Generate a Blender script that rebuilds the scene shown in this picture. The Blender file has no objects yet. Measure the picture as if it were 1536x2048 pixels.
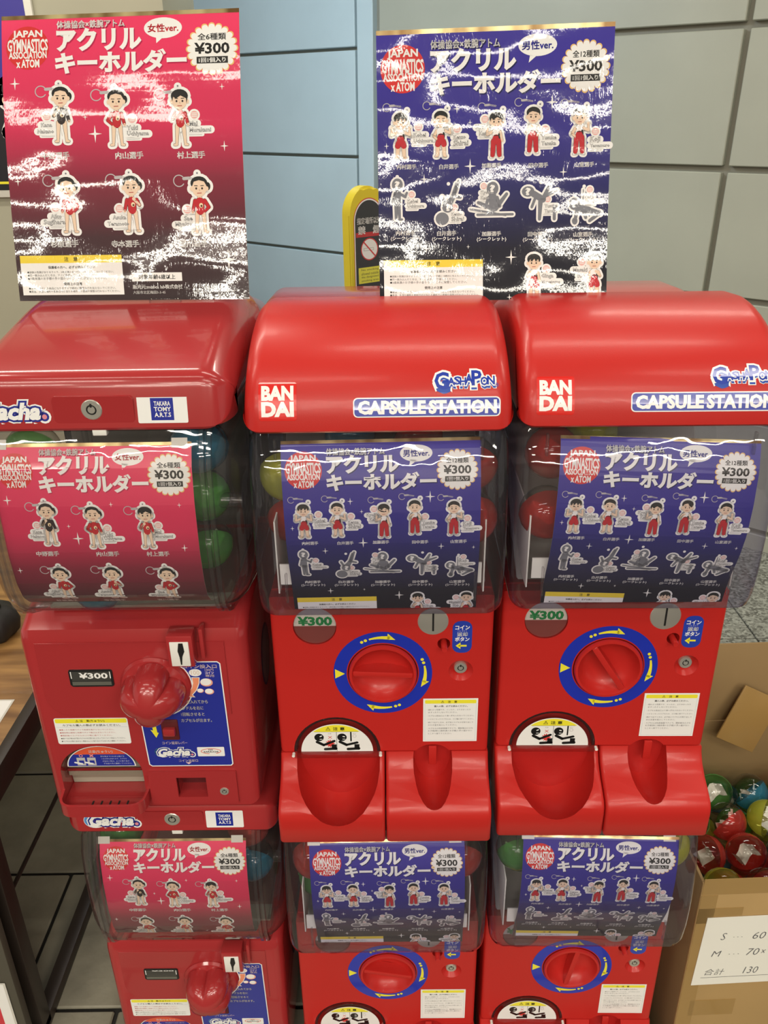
import bpy, bmesh, math, random
import numpy as np
from mathutils import Vector, Matrix
from mathutils.geometry import tessellate_polygon

# ------------------------------------------------------------------ camera, world, lights
S = bpy.context.scene
COL = S.collection
cd = bpy.data.cameras.new('camera'); cam = bpy.data.objects.new('camera', cd); COL.objects.link(cam)
cd.sensor_fit = 'VERTICAL'; cd.sensor_height = 36.0; cd.lens = 36.0 * 1657 / 2048
cd.clip_start = 0.05
p, r = math.radians(25.082), math.radians(-0.8393)
F = Vector((0, math.cos(p), -math.sin(p))); U = Vector((0, math.sin(p), math.cos(p))); R = Vector((1, 0, 0))
R2 = math.cos(r) * R + math.sin(r) * U; U2 = -math.sin(r) * R + math.cos(r) * U
cam.matrix_world = Matrix(((R2.x, U2.x, -F.x, 0), (R2.y, U2.y, -F.y, 0), (R2.z, U2.z, -F.z, 1.6), (0, 0, 0, 1)))
S.camera = cam
w = bpy.data.worlds.new('room'); S.world = w; w.use_nodes = True
w.node_tree.nodes['Background'].inputs[0].default_value = (1.0, 0.95, 0.86, 1)
w.node_tree.nodes['Background'].inputs[1].default_value = 0.45
S.view_settings.view_transform = 'Standard'; S.view_settings.look = 'None'
S.view_settings.gamma = 1; S.view_settings.use_curve_mapping = False
S.view_settings.exposure = 0.12

def area(name, loc, size, watts, col, rot=(0, 0, 0)):
    l = bpy.data.lights.new(name, 'AREA'); l.shape = 'RECTANGLE'; l.size, l.size_y = size
    l.energy = watts; l.color = col
    o = bpy.data.objects.new(name, l); o.location = loc; o.rotation_euler = rot; COL.objects.link(o)
    return o
WARM = (1.0, 0.93, 0.80)
for (x, y, e) in [(-1.6, -3.6, 40), (0.2, -3.6, 40), (2.0, -3.6, 40), (-0.9, -2.7, 34), (1.1, -2.6, 34), (-2.2, -2.0, 26), (-0.3, -1.8, 24), (1.7, -1.7, 26), (-1.5, -0.9, 12), (0.55, -0.8, 9),
                  (-0.6, 0.1, 5), (1.3, 0.1, 5), (-1.7, 1.0, 10), (0.4, 1.1, 6), (2.3, 1.2, 15), (0.9, 2.3, 9), (-1.0, 1.7, 14)]:
    area('ceiling_tube_and_fill', (x, y, 2.72), (1.15, 0.09), e, WARM)  # ceiling tubes, plus unseen extra ones added for frontal and wall fill
area('blue_wall_fill', (-0.75, 2.7, 2.5), (0.7, 0.4), 50, (0.78, 0.90, 1.0), (math.radians(35), 0, 0))  # unseen bluish lamp added over the left wall, no screen behind it

# ------------------------------------------------------------------ materials
MATS = {}
def newmat(name):
    m = bpy.data.materials.new(name); m.use_nodes = True
    return m, m.node_tree.nodes, m.node_tree.links, m.node_tree.nodes['Principled BSDF']
def setc(b, col, rough=0.5, coat=0.0, spec=0.5, metal=0.0):
    b.inputs['Base Color'].default_value = (*col, 1); b.inputs['Roughness'].default_value = rough
    b.inputs['Coat Weight'].default_value = coat; b.inputs['Coat Roughness'].default_value = 0.04
    b.inputs['Specular IOR Level'].default_value = spec; b.inputs['Metallic'].default_value = metal
def mat(name, col, rough=0.5, coat=0.0, metal=0.0, bump=None, spec=0.5, var=None):
    """plain procedural surface: fine noise relief and a little noise in the colour"""
    if name in MATS: return MATS[name]
    m, N, L, b = newmat(name); setc(b, col, rough, coat, spec, metal)
    tc = N.new('ShaderNodeTexCoord')
    if bump:
        n = N.new('ShaderNodeTexNoise'); n.inputs['Scale'].default_value = bump[0]; n.inputs['Detail'].default_value = 3
        L.new(tc.outputs['Object'], n.inputs['Vector'])
        bp = N.new('ShaderNodeBump'); bp.inputs['Strength'].default_value = bump[1]; bp.inputs['Distance'].default_value = bump[2]
        L.new(n.outputs['Fac'], bp.inputs['Height']); L.new(bp.outputs['Normal'], b.inputs['Normal'])
        if coat: L.new(bp.outputs['Normal'], b.inputs['Coat Normal'])
    if var:
        n2 = N.new('ShaderNodeTexNoise'); n2.inputs['Scale'].default_value = var[0]; n2.inputs['Detail'].default_value = 4
        L.new(tc.outputs['Object'], n2.inputs['Vector'])
        rp = N.new('ShaderNodeValToRGB'); rp.color_ramp.elements[0].position = 0.3; rp.color_ramp.elements[1].position = 0.7
        rp.color_ramp.elements[0].color = (*[c * (1 - var[1]) for c in col], 1); rp.color_ramp.elements[1].color = (*[min(1, c * (1 + var[1])) for c in col], 1)
        L.new(n2.outputs['Fac'], rp.inputs['Fac']); L.new(rp.outputs['Color'], b.inputs['Base Color'])
    MATS[name] = m; return m

def crinkle(N, L, b, strength):
    """laminated foil print: long shallow waves across the sheet plus fine scuffs"""
    tc = N.new('ShaderNodeTexCoord')
    hs = []
    for sc, vec, amp in ((1.0, (1.1, 2.6, 1), 1.0), (1.0, (2.0, 4.0, 1), 0.12), (1.0, (42, 12, 1), 0.012), (1.0, (190, 70, 1), 0.0040)):
        mp = N.new('ShaderNodeMapping'); mp.inputs['Scale'].default_value = vec; L.new(tc.outputs['UV'], mp.inputs['Vector'])
        n = N.new('ShaderNodeTexNoise'); n.inputs['Scale'].default_value = sc; n.inputs['Detail'].default_value = 1.5
        L.new(mp.outputs['Vector'], n.inputs['Vector'])
        mu = N.new('ShaderNodeMath'); mu.operation = 'MULTIPLY'; mu.inputs[1].default_value = amp; L.new(n.outputs['Fac'], mu.inputs[0]); hs.append(mu)
    a = hs[0]
    for h in hs[1:]:
        ad = N.new('ShaderNodeMath'); ad.operation = 'ADD'; L.new(a.outputs[0], ad.inputs[0]); L.new(h.outputs[0], ad.inputs[1]); a = ad
    bp = N.new('ShaderNodeBump'); bp.inputs['Strength'].default_value = 1.0; bp.inputs['Distance'].default_value = strength
    L.new(a.outputs[0], bp.inputs['Height']); L.new(bp.outputs['Normal'], b.inputs['Normal']); L.new(bp.outputs['Normal'], b.inputs['Coat Normal'])

def ink(col, finish='paper'):
    key = ('ink', tuple(round(c, 3) for c in col), finish)
    if key in MATS: return MATS[key]
    m, N, L, b = newmat('printed_' + finish)
    if finish == 'foil':
        setc(b, col, 0.45, 1.0, 0.15); b.inputs['Coat IOR'].default_value = 1.6; b.inputs['Coat Roughness'].default_value = 0.065; crinkle(N, L, b, 0.017)
    elif finish == 'paper': setc(b, col, 0.35, 0.5)
    elif finish == 'matte': setc(b, col, 0.7, 0.0)
    else: setc(b, col, 0.22, 0.6)
    MATS[key] = m; return m
def gradient(name, stops, finish):
    key = ('grad', name, finish)
    if key in MATS: return MATS[key]
    m, N, L, b = newmat('printed_' + name)
    if finish == 'foil': setc(b, (0, 0, 0), 0.45, 1.0, 0.15); b.inputs['Coat IOR'].default_value = 1.6; b.inputs['Coat Roughness'].default_value = 0.065; crinkle(N, L, b, 0.017)
    else: setc(b, (0, 0, 0), 0.35, 0.5)
    tc = N.new('ShaderNodeTexCoord'); sp = N.new('ShaderNodeSeparateXYZ'); L.new(tc.outputs['UV'], sp.inputs[0])
    rp = N.new('ShaderNodeValToRGB'); L.new(sp.outputs[1], rp.inputs['Fac']); L.new(rp.outputs['Color'], b.inputs['Base Color'])
    e = rp.color_ramp.elements
    while len(e) < len(stops): e.new(0.5)
    for i, (pos, c) in enumerate(stops): e[i].position = pos; e[i].color = (*c, 1)
    MATS[key] = m; return m
def clear(name, tint, edge, gloss_rough=0.03, facing=0.25, body=0.0, bcol=(1, 1, 1)):
    """thin clear plastic: tinted transmission, deeper at grazing angles, with a fresnel gloss"""
    if name in MATS: return MATS[name]
    m = bpy.data.materials.new(name); m.use_nodes = True; N, L = m.node_tree.nodes, m.node_tree.links; N.clear()
    out = N.new('ShaderNodeOutputMaterial'); tr = N.new('ShaderNodeBsdfTransparent'); gl = N.new('ShaderNodeBsdfGlossy')
    gl.inputs['Roughness'].default_value = gloss_rough
    lw = N.new('ShaderNodeLayerWeight'); lw.inputs['Blend'].default_value = facing
    mc = N.new('ShaderNodeMixRGB'); mc.inputs[1].default_value = (*tint, 1); mc.inputs[2].default_value = (*edge, 1)
    L.new(lw.outputs['Facing'], mc.inputs[0]); L.new(mc.outputs[0], tr.inputs['Color'])
    fr = N.new('ShaderNodeFresnel'); ge = N.new('ShaderNodeNewGeometry'); io = N.new('ShaderNodeMapRange'); io.inputs[3].default_value = 1.5; io.inputs[4].default_value = 1 / 1.5; L.new(ge.outputs['Backfacing'], io.inputs[0]); L.new(io.outputs[0], fr.inputs['IOR'])
    tc = N.new('ShaderNodeTexCoord'); n = N.new('ShaderNodeTexNoise'); n.inputs['Scale'].default_value = 14
    L.new(tc.outputs['Object'], n.inputs['Vector']); bp = N.new('ShaderNodeBump'); bp.inputs['Strength'].default_value = 0.5; bp.inputs['Distance'].default_value = 0.004
    L.new(n.outputs['Fac'], bp.inputs['Height']); L.new(bp.outputs['Normal'], gl.inputs['Normal']); L.new(bp.outputs['Normal'], fr.inputs['Normal'])
    src = tr
    if body:
        df = N.new('ShaderNodeBsdfDiffuse'); df.inputs[0].default_value = (*bcol, 1); tl = N.new('ShaderNodeBsdfTranslucent'); tl.inputs[0].default_value = (*bcol, 1)
        m1 = N.new('ShaderNodeMixShader'); L.new(df.outputs[0], m1.inputs[1]); L.new(tl.outputs[0], m1.inputs[2])
        src = N.new('ShaderNodeMixShader'); src.inputs[0].default_value = body; L.new(tr.outputs[0], src.inputs[1]); L.new(m1.outputs[0], src.inputs[2])
    mx = N.new('ShaderNodeMixShader'); L.new(fr.outputs[0], mx.inputs[0]); L.new(src.outputs[0], mx.inputs[1]); L.new(gl.outputs[0], mx.inputs[2])
    L.new(mx.outputs[0], out.inputs['Surface']); MATS[name] = m; return m

RED = mat('bright_red_plastic', (0.50, 0.020, 0.016), 0.34, 0.12, bump=(750, 0.12, 0.0006), spec=0.35)
REDIN = mat('red_plastic_inner', (0.45, 0.018, 0.016), 0.35, 0.3)
ROSE = mat('rose_red_plastic', (0.36, 0.028, 0.030), 0.20, 0.35, spec=0.4)
STEEL = mat('brushed_steel', (0.66, 0.64, 0.57), 0.30, metal=0.7, bump=(400, 0.1, 0.0003))
BLACK = mat('black_plastic', (0.012, 0.012, 0.012), 0.4)
DARKP = mat('dark_maroon_plastic', (0.035, 0.012, 0.012), 0.25, 0.5)
WHITEP = mat('white_plastic', (0.78, 0.77, 0.72), 0.4)
GREYIN = mat('grey_inner_plastic', (0.30, 0.29, 0.26), 0.5)
OLIVE = mat('grey_beige_plastic', (0.40, 0.39, 0.31), 0.35, 0.3)
CLEAR = clear('clear_plastic_tank', (0.93, 0.92, 0.92), (0.60, 0.58, 0.62), body=0.03, bcol=(0.8, 0.8, 0.78))
CLEARV = clear('clear_violet_edge_plastic', (0.92, 0.91, 0.93), (0.40, 0.37, 0.62), facing=0.35, body=0.035, bcol=(0.8, 0.78, 0.8))
FLAP = clear('clear_flap_plastic', (0.95, 0.93, 0.92), (0.55, 0.50, 0.48))
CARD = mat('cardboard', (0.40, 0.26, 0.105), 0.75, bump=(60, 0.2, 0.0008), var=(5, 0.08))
CARD_SHADED = mat('cardboard_shaded', (0.24, 0.155, 0.065), 0.8, bump=(60, 0.2, 0.0008), var=(4, 0.1))  # the same cardboard, darkened in colour for the shade inside the box
TAPE = mat('brown_packing_tape', (0.34, 0.21, 0.07), 0.25, 0.3)
# ------------------------------------------------------------------ object helpers
def link(o, parent=None):
    COL.objects.link(o)
    if parent is not None: o.parent = parent
    return o
def thing(name, label, cat, loc=(0, 0, 0), rotz=0.0, group=None):
    o = bpy.data.objects.new(name, None); o.empty_display_size = 0.05; COL.objects.link(o)
    o.location = loc; o.rotation_euler = (0, 0, rotz); o['label'] = label; o['category'] = cat
    if group: o['group'] = group
    return o
def tag(o, label, cat, group=None):
    o['label'] = label; o['category'] = cat
    if group: o['group'] = group
    return o
MESH = {}
def finish_mesh(bm, name, smooth=True, angle=35):
    bmesh.ops.remove_doubles(bm, verts=bm.verts, dist=1e-6)
    bmesh.ops.recalc_face_normals(bm, faces=bm.faces)
    me = bpy.data.meshes.new(name); bm.to_mesh(me); bm.free()
    if smooth:
        for f in me.polygons: f.use_smooth = True
        try: me.set_sharp_from_angle(angle=math.radians(angle))
        except Exception: pass
    return me
def obj(name, bm, m, parent=None, key=None, smooth=True, angle=35, loc=None, rot=None):
    me = MESH.get(key) if key else None
    if me is None:
        if callable(bm): bm = bm()
        me = finish_mesh(bm, name, smooth, angle) if isinstance(bm, bmesh.types.BMesh) else bm
        if not me.materials: me.materials.append(m)
        if key: MESH[key] = me
    o = bpy.data.objects.new(name, me)
    if loc: o.location = loc
    if rot: o.rotation_euler = rot
    return link(o, parent)
def bx(bm, x0, x1, y0, y1, z0, z1, bev=0.0, seg=2):
    v = [bm.verts.new((x, y, z)) for x in (x0, x1) for y in (y0, y1) for z in (z0, z1)]
    fs = [bm.faces.new([v[i] for i in f]) for f in ((0, 1, 3, 2), (4, 6, 7, 5), (0, 4, 5, 1), (2, 3, 7, 6), (0, 2, 6, 4), (1, 5, 7, 3))]
    if bev:
        es = {e for f in fs for e in f.edges}
        bmesh.ops.bevel(bm, geom=list(es), offset=bev, segments=seg, affect='EDGES', profile=0.5)
    return bm
def box(x0, x1, y0, y1, z0, z1, bev=0.0, seg=2):
    return bx(bmesh.new(), x0, x1, y0, y1, z0, z1, bev, seg)
def inset2(pts, d):
    n = len(pts); area2 = sum(pts[i][0] * pts[(i + 1) % n][1] - pts[(i + 1) % n][0] * pts[i][1] for i in range(n))
    s = 1 if area2 > 0 else -1; out = []
    for i in range(n):
        a, b, c = Vector(pts[i - 1]), Vector(pts[i]), Vector(pts[(i + 1) % n])
        e1 = (b - a).normalized(); e2 = (c - b).normalized()
        n1 = Vector((-e1.y, e1.x)) * s; n2 = Vector((-e2.y, e2.x)) * s
        k = n1 + n2; k = k.normalized() if k.length > 1e-6 else n1
        cs = max(0.5, k.dot(n1)); q = b + k * (d / cs); out.append((q.x, q.y))
    return out
def loft(prof, w, r=0.012, seg=5, taper=None, cx=0.0, bm=None, caps=True):
    """side profile [(y,z)...] run along x, its two ends rounded over radius r"""
    bm = bm or bmesh.new()
    st = [(-w / 2 + r * (1 - math.cos(math.pi / 2 * i / seg)), r * (1 - math.sin(math.pi / 2 * i / seg))) for i in range(seg + 1)] if r > 0 else [(-w / 2, 0)]
    st = st + [(-x, d) for x, d in reversed(st)]
    rings = []
    for x, d in st:
        P = inset2(prof, d) if d > 1e-9 else prof
        rings.append([bm.verts.new((cx + (x * (taper(z) if taper else 1)), y, z)) for y, z in P])
    n = len(prof)
    for a, b in zip(rings, rings[1:]):
        for i in range(n): bm.faces.new((a[i], a[(i + 1) % n], b[(i + 1) % n], b[i]))
    if caps:
        bm.faces.new(rings[0][::-1]); bm.faces.new(rings[-1])
    return bm
def lathe_y(prof, n=40, cx=0, cz=0, cy=0, lobes=None, bm=None):
    """profile [(radius, y)...] spun round the y axis"""
    bm = bm or bmesh.new(); rings = []
    for rr, y in prof:
        if rr < 1e-6: rings.append([bm.verts.new((cx, cy + y, cz))]); continue
        ring = []
        for i in range(n):
            a = 2 * math.pi * i / n; k = rr * (1 + (lobes(a, rr, y) if lobes else 0)); ring.append(bm.verts.new((cx + k * math.cos(a), cy + y, cz + k * math.sin(a))))
        rings.append(ring)
    for a, b in zip(rings, rings[1:]):
        for i in range(n):
            j = (i + 1) % n
            if len(a) == 1 and len(b) == 1: break
            if len(a) == 1: bm.faces.new((a[0], b[j], b[i]))
            elif len(b) == 1: bm.faces.new((a[i], a[j], b[0]))
            else: bm.faces.new((a[i], a[j], b[j], b[i]))
    return bm
def prism(pts, y0, y1, bev=0.0, bm=None):
    """outline [(x,z)...] extruded from y0 to y1"""
    bm = bm or bmesh.new()
    a = [bm.verts.new((x, y0, z)) for x, z in pts]; b = [bm.verts.new((x, y1, z)) for x, z in pts]
    n = len(pts); f0 = bm.faces.new(a); bm.faces.new(b[::-1])
    for i in range(n): bm.faces.new((a[i], a[(i + 1) % n], b[(i + 1) % n], b[i]))
    if bev: bmesh.ops.bevel(bm, geom=list(f0.edges), offset=bev, segments=2, affect='EDGES')
    return bm
def rrect(x0, x1, z0, z1, r, n=5):
    out = []
    for cx, cz, a0 in ((x1 - r, z1 - r, 0), (x0 + r, z1 - r, 90), (x0 + r, z0 + r, 180), (x1 - r, z0 + r, 270)):
        for i in range(n + 1):
            a = math.radians(a0 + 90 * i / n); out.append((cx + r * math.cos(a), cz + r * math.sin(a)))
    return out
def ell(cx, cz, rx, rz, n=28, a0=0, a1=360):
    m = n if a1 - a0 >= 360 else n + 1
    return [(cx + rx * math.cos(math.radians(a0 + (a1 - a0) * i / n)), cz + rz * math.sin(math.radians(a0 + (a1 - a0) * i / n))) for i in range(m)]
def bool_cut(me, cutters):
    """difference of a mesh with a list of bmeshes, by the exact solver"""
    o = bpy.data.objects.new('tmp', me); COL.objects.link(o); cs = []
    for c in cutters:
        cm = finish_mesh(c, 'cut', False); co = bpy.data.objects.new('cut', cm); COL.objects.link(co); cs.append(co)
        md = o.modifiers.new('b', 'BOOLEAN'); md.operation = 'DIFFERENCE'; md.object = co; md.solver = 'EXACT'
    dg = bpy.context.evaluated_depsgraph_get(); dg.update()
    out = bpy.data.meshes.new_from_object(o.evaluated_get(dg))
    bpy.data.objects.remove(o)
    for c in cs: bpy.data.objects.remove(c)
    for f in out.polygons: f.use_smooth = True
    out.set_sharp_from_angle(angle=math.radians(35))
    return out
def ellipsoid(cx, cy, cz, rx, ry, rz, n=32):
    bm = bmesh.new(); bmesh.ops.create_uvsphere(bm, u_segments=n, v_segments=n // 2, radius=1)
    for v in bm.verts: v.co = Vector((cx + rx * v.co.x, cy + ry * v.co.y, cz + rz * v.co.z))
    return bm

# ------------------------------------------------------------------ flat print: 2D art mapped onto a surface
TXT = {}
def text_mesh(s, off=0.0, res=2, shear=0.0):
    k = (s, off, res, shear)
    if k in TXT: return TXT[k]
    c = bpy.data.curves.new('t', 'FONT'); c.body = s; c.resolution_u = res; c.offset = off; c.shear = shear; c.align_x = 'CENTER'
    o = bpy.data.objects.new('t', c); COL.objects.link(o); me = bpy.data.meshes.new_from_object(o)
    V = np.array([v.co[:2] for v in me.vertices]) if len(me.vertices) else np.zeros((0, 2)); Fc = [tuple(q.vertices) for q in me.polygons]
    bpy.data.objects.remove(o); bpy.data.meshes.remove(me); bpy.data.curves.remove(c)
    TXT[k] = (V, Fc); return TXT[k]
class Art:
    """coordinates: u to the right, v downwards"""
    def __init__(s, fin='paper'): s.q = []; s.fin = fin
    def raw(s, V, Fc, m, layer): s.q.append((np.array(V, float), Fc, m if not isinstance(m, tuple) else ink(m, s.fin), layer))
    def poly(s, pts, m, layer=1):
        if len(pts) == 4 or s.convex(pts): Fc = [tuple(range(len(pts)))]
        else: Fc = [tuple(t) for t in tessellate_polygon([[Vector((x, y, 0)) for x, y in pts]])]
        s.raw(pts, Fc, m, layer)
    @staticmethod
    def convex(P):
        sg = 0; n = len(P)
        for i in range(n):
            a, b, c = P[i - 2], P[i - 1], P[i]; z = (b[0] - a[0]) * (c[1] - b[1]) - (b[1] - a[1]) * (c[0] - b[0])
            if abs(z) < 1e-12: continue
            if sg and (z > 0) != (sg > 0): return False
            sg = 1 if z > 0 else -1
        return True
    def rect(s, x0, y0, x1, y1, m, layer=1, r=0.0):
        s.poly(rrect(min(x0, x1), max(x0, x1), min(y0, y1), max(y0, y1), r, 4) if r else [(x0, y0), (x1, y0), (x1, y1), (x0, y1)], m, layer)
    def ell(s, cx, cy, rx, ry, m, layer=1, n=20): s.poly(ell(cx, cy, rx, ry, n), m, layer)
    def line(s, x0, y0, x1, y1, r, m, layer=1, r1=None, n=6):
        r1 = r if r1 is None else r1; a = math.atan2(y1 - y0, x1 - x0)
        P = [(x1 + r1 * math.cos(a - math.pi / 2 + math.pi * i / n), y1 + r1 * math.sin(a - math.pi / 2 + math.pi * i / n)) for i in range(n + 1)]
        P += [(x0 + r * math.cos(a + math.pi / 2 + math.pi * i / n), y0 + r * math.sin(a + math.pi / 2 + math.pi * i / n)) for i in range(n + 1)]
        s.poly(P, m, layer)
    def ring(s, cx, cy, rx, ry, th, m, layer=1, n=24, a0=0, a1=360):
        V = []; Fc = []
        for i in range(n + 1):
            a = math.radians(a0 + (a1 - a0) * i / n); V += [(cx + rx * math.cos(a), cy + ry * math.sin(a)), (cx + (rx - th) * math.cos(a), cy + (ry - th) * math.sin(a))]
        for i in range(n): Fc.append((2 * i, 2 * i + 1, 2 * i + 3, 2 * i + 2))
        s.raw(V, Fc, m, layer)
    def star4(s, cx, cy, R, m, layer=1):
        P = []
        for i in range(8):
            a = math.pi / 4 * i; rr = R if i % 2 == 0 else R * 0.17
            P.append((cx + rr * math.cos(a) * (0.8 if i in (0, 4) else 1), cy + rr * math.sin(a)))
        V = [(cx, cy)] + P; s.raw(V, [(0, i + 1, (i + 1) % 8 + 1) for i in range(8)], m, layer)
    def text(s, t, cx, cy, w, h=None, m=(0, 0, 0), layer=3, off=0.0, res=2, shear=0.0, rot=0.0, curve=0.0):
        cjk = off > 0 and any('\u4e00' <= ch <= '\u9fff' for ch in t)
        base, _ = text_mesh(t, 0.0, res, shear); V, Fc = text_mesh(t, 0.0 if cjk else off, res, shear)
        if len(base) == 0: return
        if cjk:
            k = off * .75; n0 = len(V); sh = ((-k, -k), (k, -k), (-k, k), (k, k))
            V = np.concatenate([V + np.array(q) for q in sh]); Fc = [tuple(i + n0 * j for i in f) for j in range(4) for f in Fc]
        lo, hi = base.min(0), base.max(0); sx = w / (hi[0] - lo[0]); sy = sx if h is None else h / (hi[1] - lo[1])
        X = (V[:, 0] - (lo[0] + hi[0]) / 2) * sx; Y = -(V[:, 1] - (lo[1] + hi[1]) / 2) * sy
        if curve: Y = Y * (1 + curve * (1 - (2 * X / w) ** 2))
        c, sn = math.cos(rot), math.sin(rot)
        s.raw(np.stack([cx + c * X - sn * Y, cy + sn * X + c * Y], 1), Fc, m, layer)
    def build(s, name, mapf, parent=None, H=1.0, slices=None, vmax=None, eps=6e-5, key=None):
        """mapf(u, v, d) -> point; every layer sits d off the surface"""
        if not s.q: return None
        mats = []; bm = bmesh.new(); uvl = bm.loops.layers.uv.new('uv'); lay = bm.verts.layers.float.new('d')
        for V, Fc, m, L in s.q:
            if m not in mats: mats.append(m)
            mi = mats.index(m); vs = []
            for x, y in V:
                v = bm.verts.new((x, -y, 0)); v[lay] = L * eps; vs.append(v)
            for f in Fc:
                if len(set(f)) < 3: continue
                try: fc = bm.faces.new([vs[i] for i in f])
                except ValueError: continue
                fc.material_index = mi
                A = 0.0; n = len(f)
                for i in range(n):
                    a, b = V[f[i]], V[f[(i + 1) % n]]; A += a[0] * -b[1] - b[0] * -a[1]
                if A < 0: fc.normal_flip()
        if vmax is not None:
            bmesh.ops.bisect_plane(bm, geom=bm.verts[:] + bm.edges[:] + bm.faces[:], plane_co=(0, -vmax, 0), plane_no=(0, -1, 0), clear_outer=True)
        if slices:
            ys = [v.co.y for v in bm.verts]
            if ys:
                k = int(math.floor(min(ys) / slices)) + 1
                while k * slices < max(ys):
                    yk = k * slices
                    g = [f for f in bm.faces if min(v.co.y for v in f.verts) < yk - 1e-7 and max(v.co.y for v in f.verts) > yk + 1e-7]
                    if g:
                        gg = set(g); ed = {e for f in g for e in f.edges}; ve = {v for f in g for v in f.verts}
                        bmesh.ops.bisect_plane(bm, geom=list(gg) + list(ed) + list(ve), plane_co=(0, yk, 0), plane_no=(0, 1, 0), dist=1e-9)
                    k += 1
        for f in bm.faces:
            for lp in f.loops: lp[uvl].uv = (lp.vert.co.x, 1 + lp.vert.co.y / H)
        for v in bm.verts: v.co = mapf(v.co.x, -v.co.y, v[lay])
        me = bpy.data.meshes.new(name); bm.to_mesh(me); bm.free()
        for m in mats: me.materials.append(m)
        return link(bpy.data.objects.new(name, me), parent)
def flat(x0, z0, y, sx=1.0, sz=None):
    """print laid on a plane facing -y"""
    sz = sx if sz is None else sz
    return lambda u, v, d: Vector((x0 + u * sx, y - 2e-4 - d, z0 - v * sz))
def on_profile(prof, x0, s0, k, tilt=0.0, lift=3e-4, kx=None):
    """print laid on a surface whose side profile is prof, s measured along it from its first point"""
    P = [Vector(q) for q in prof]; acc = [0.0]
    for a, b in zip(P, P[1:]): acc.append(acc[-1] + (b - a).length)
    N = []
    for i in range(len(P)):
        a = P[max(0, i - 1)]; b = P[min(len(P) - 1, i + 1)]; t = (b - a).normalized(); n = Vector((t.y, -t.x)); N.append(n if n.x < 0 or abs(n.x) < 1e-9 else -n)
    def f(u, v, d):
        s = s0 + (v + tilt * u) * k; s = max(0.0, min(acc[-1] - 1e-9, s))
        i = max(j for j in range(len(acc) - 1) if acc[j] <= s); t = (s - acc[i]) / (acc[i + 1] - acc[i])
        q = P[i].lerp(P[i + 1], t); n = N[i].lerp(N[i + 1], t).normalized()
        q = q + n * (lift + d)
        return Vector((x0 + u * (kx or k) - tilt * v * k, q.x, q.y))
    return f

# colours of the prints (linear)
WHT = (0.86, 0.86, 0.84); BLK = (0.012, 0.012, 0.014); NAVY = (0.015, 0.02, 0.33); YEL = (0.86, 0.78, 0.04); SKIN = (0.82, 0.62, 0.46)
PRED = (0.62, 0.03, 0.03); GREY = (0.19, 0.20, 0.23); GOLD = (0.62, 0.42, 0.14); LINE = (0.06, 0.05, 0.05); PINK = (0.80, 0.45, 0.42)

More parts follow.
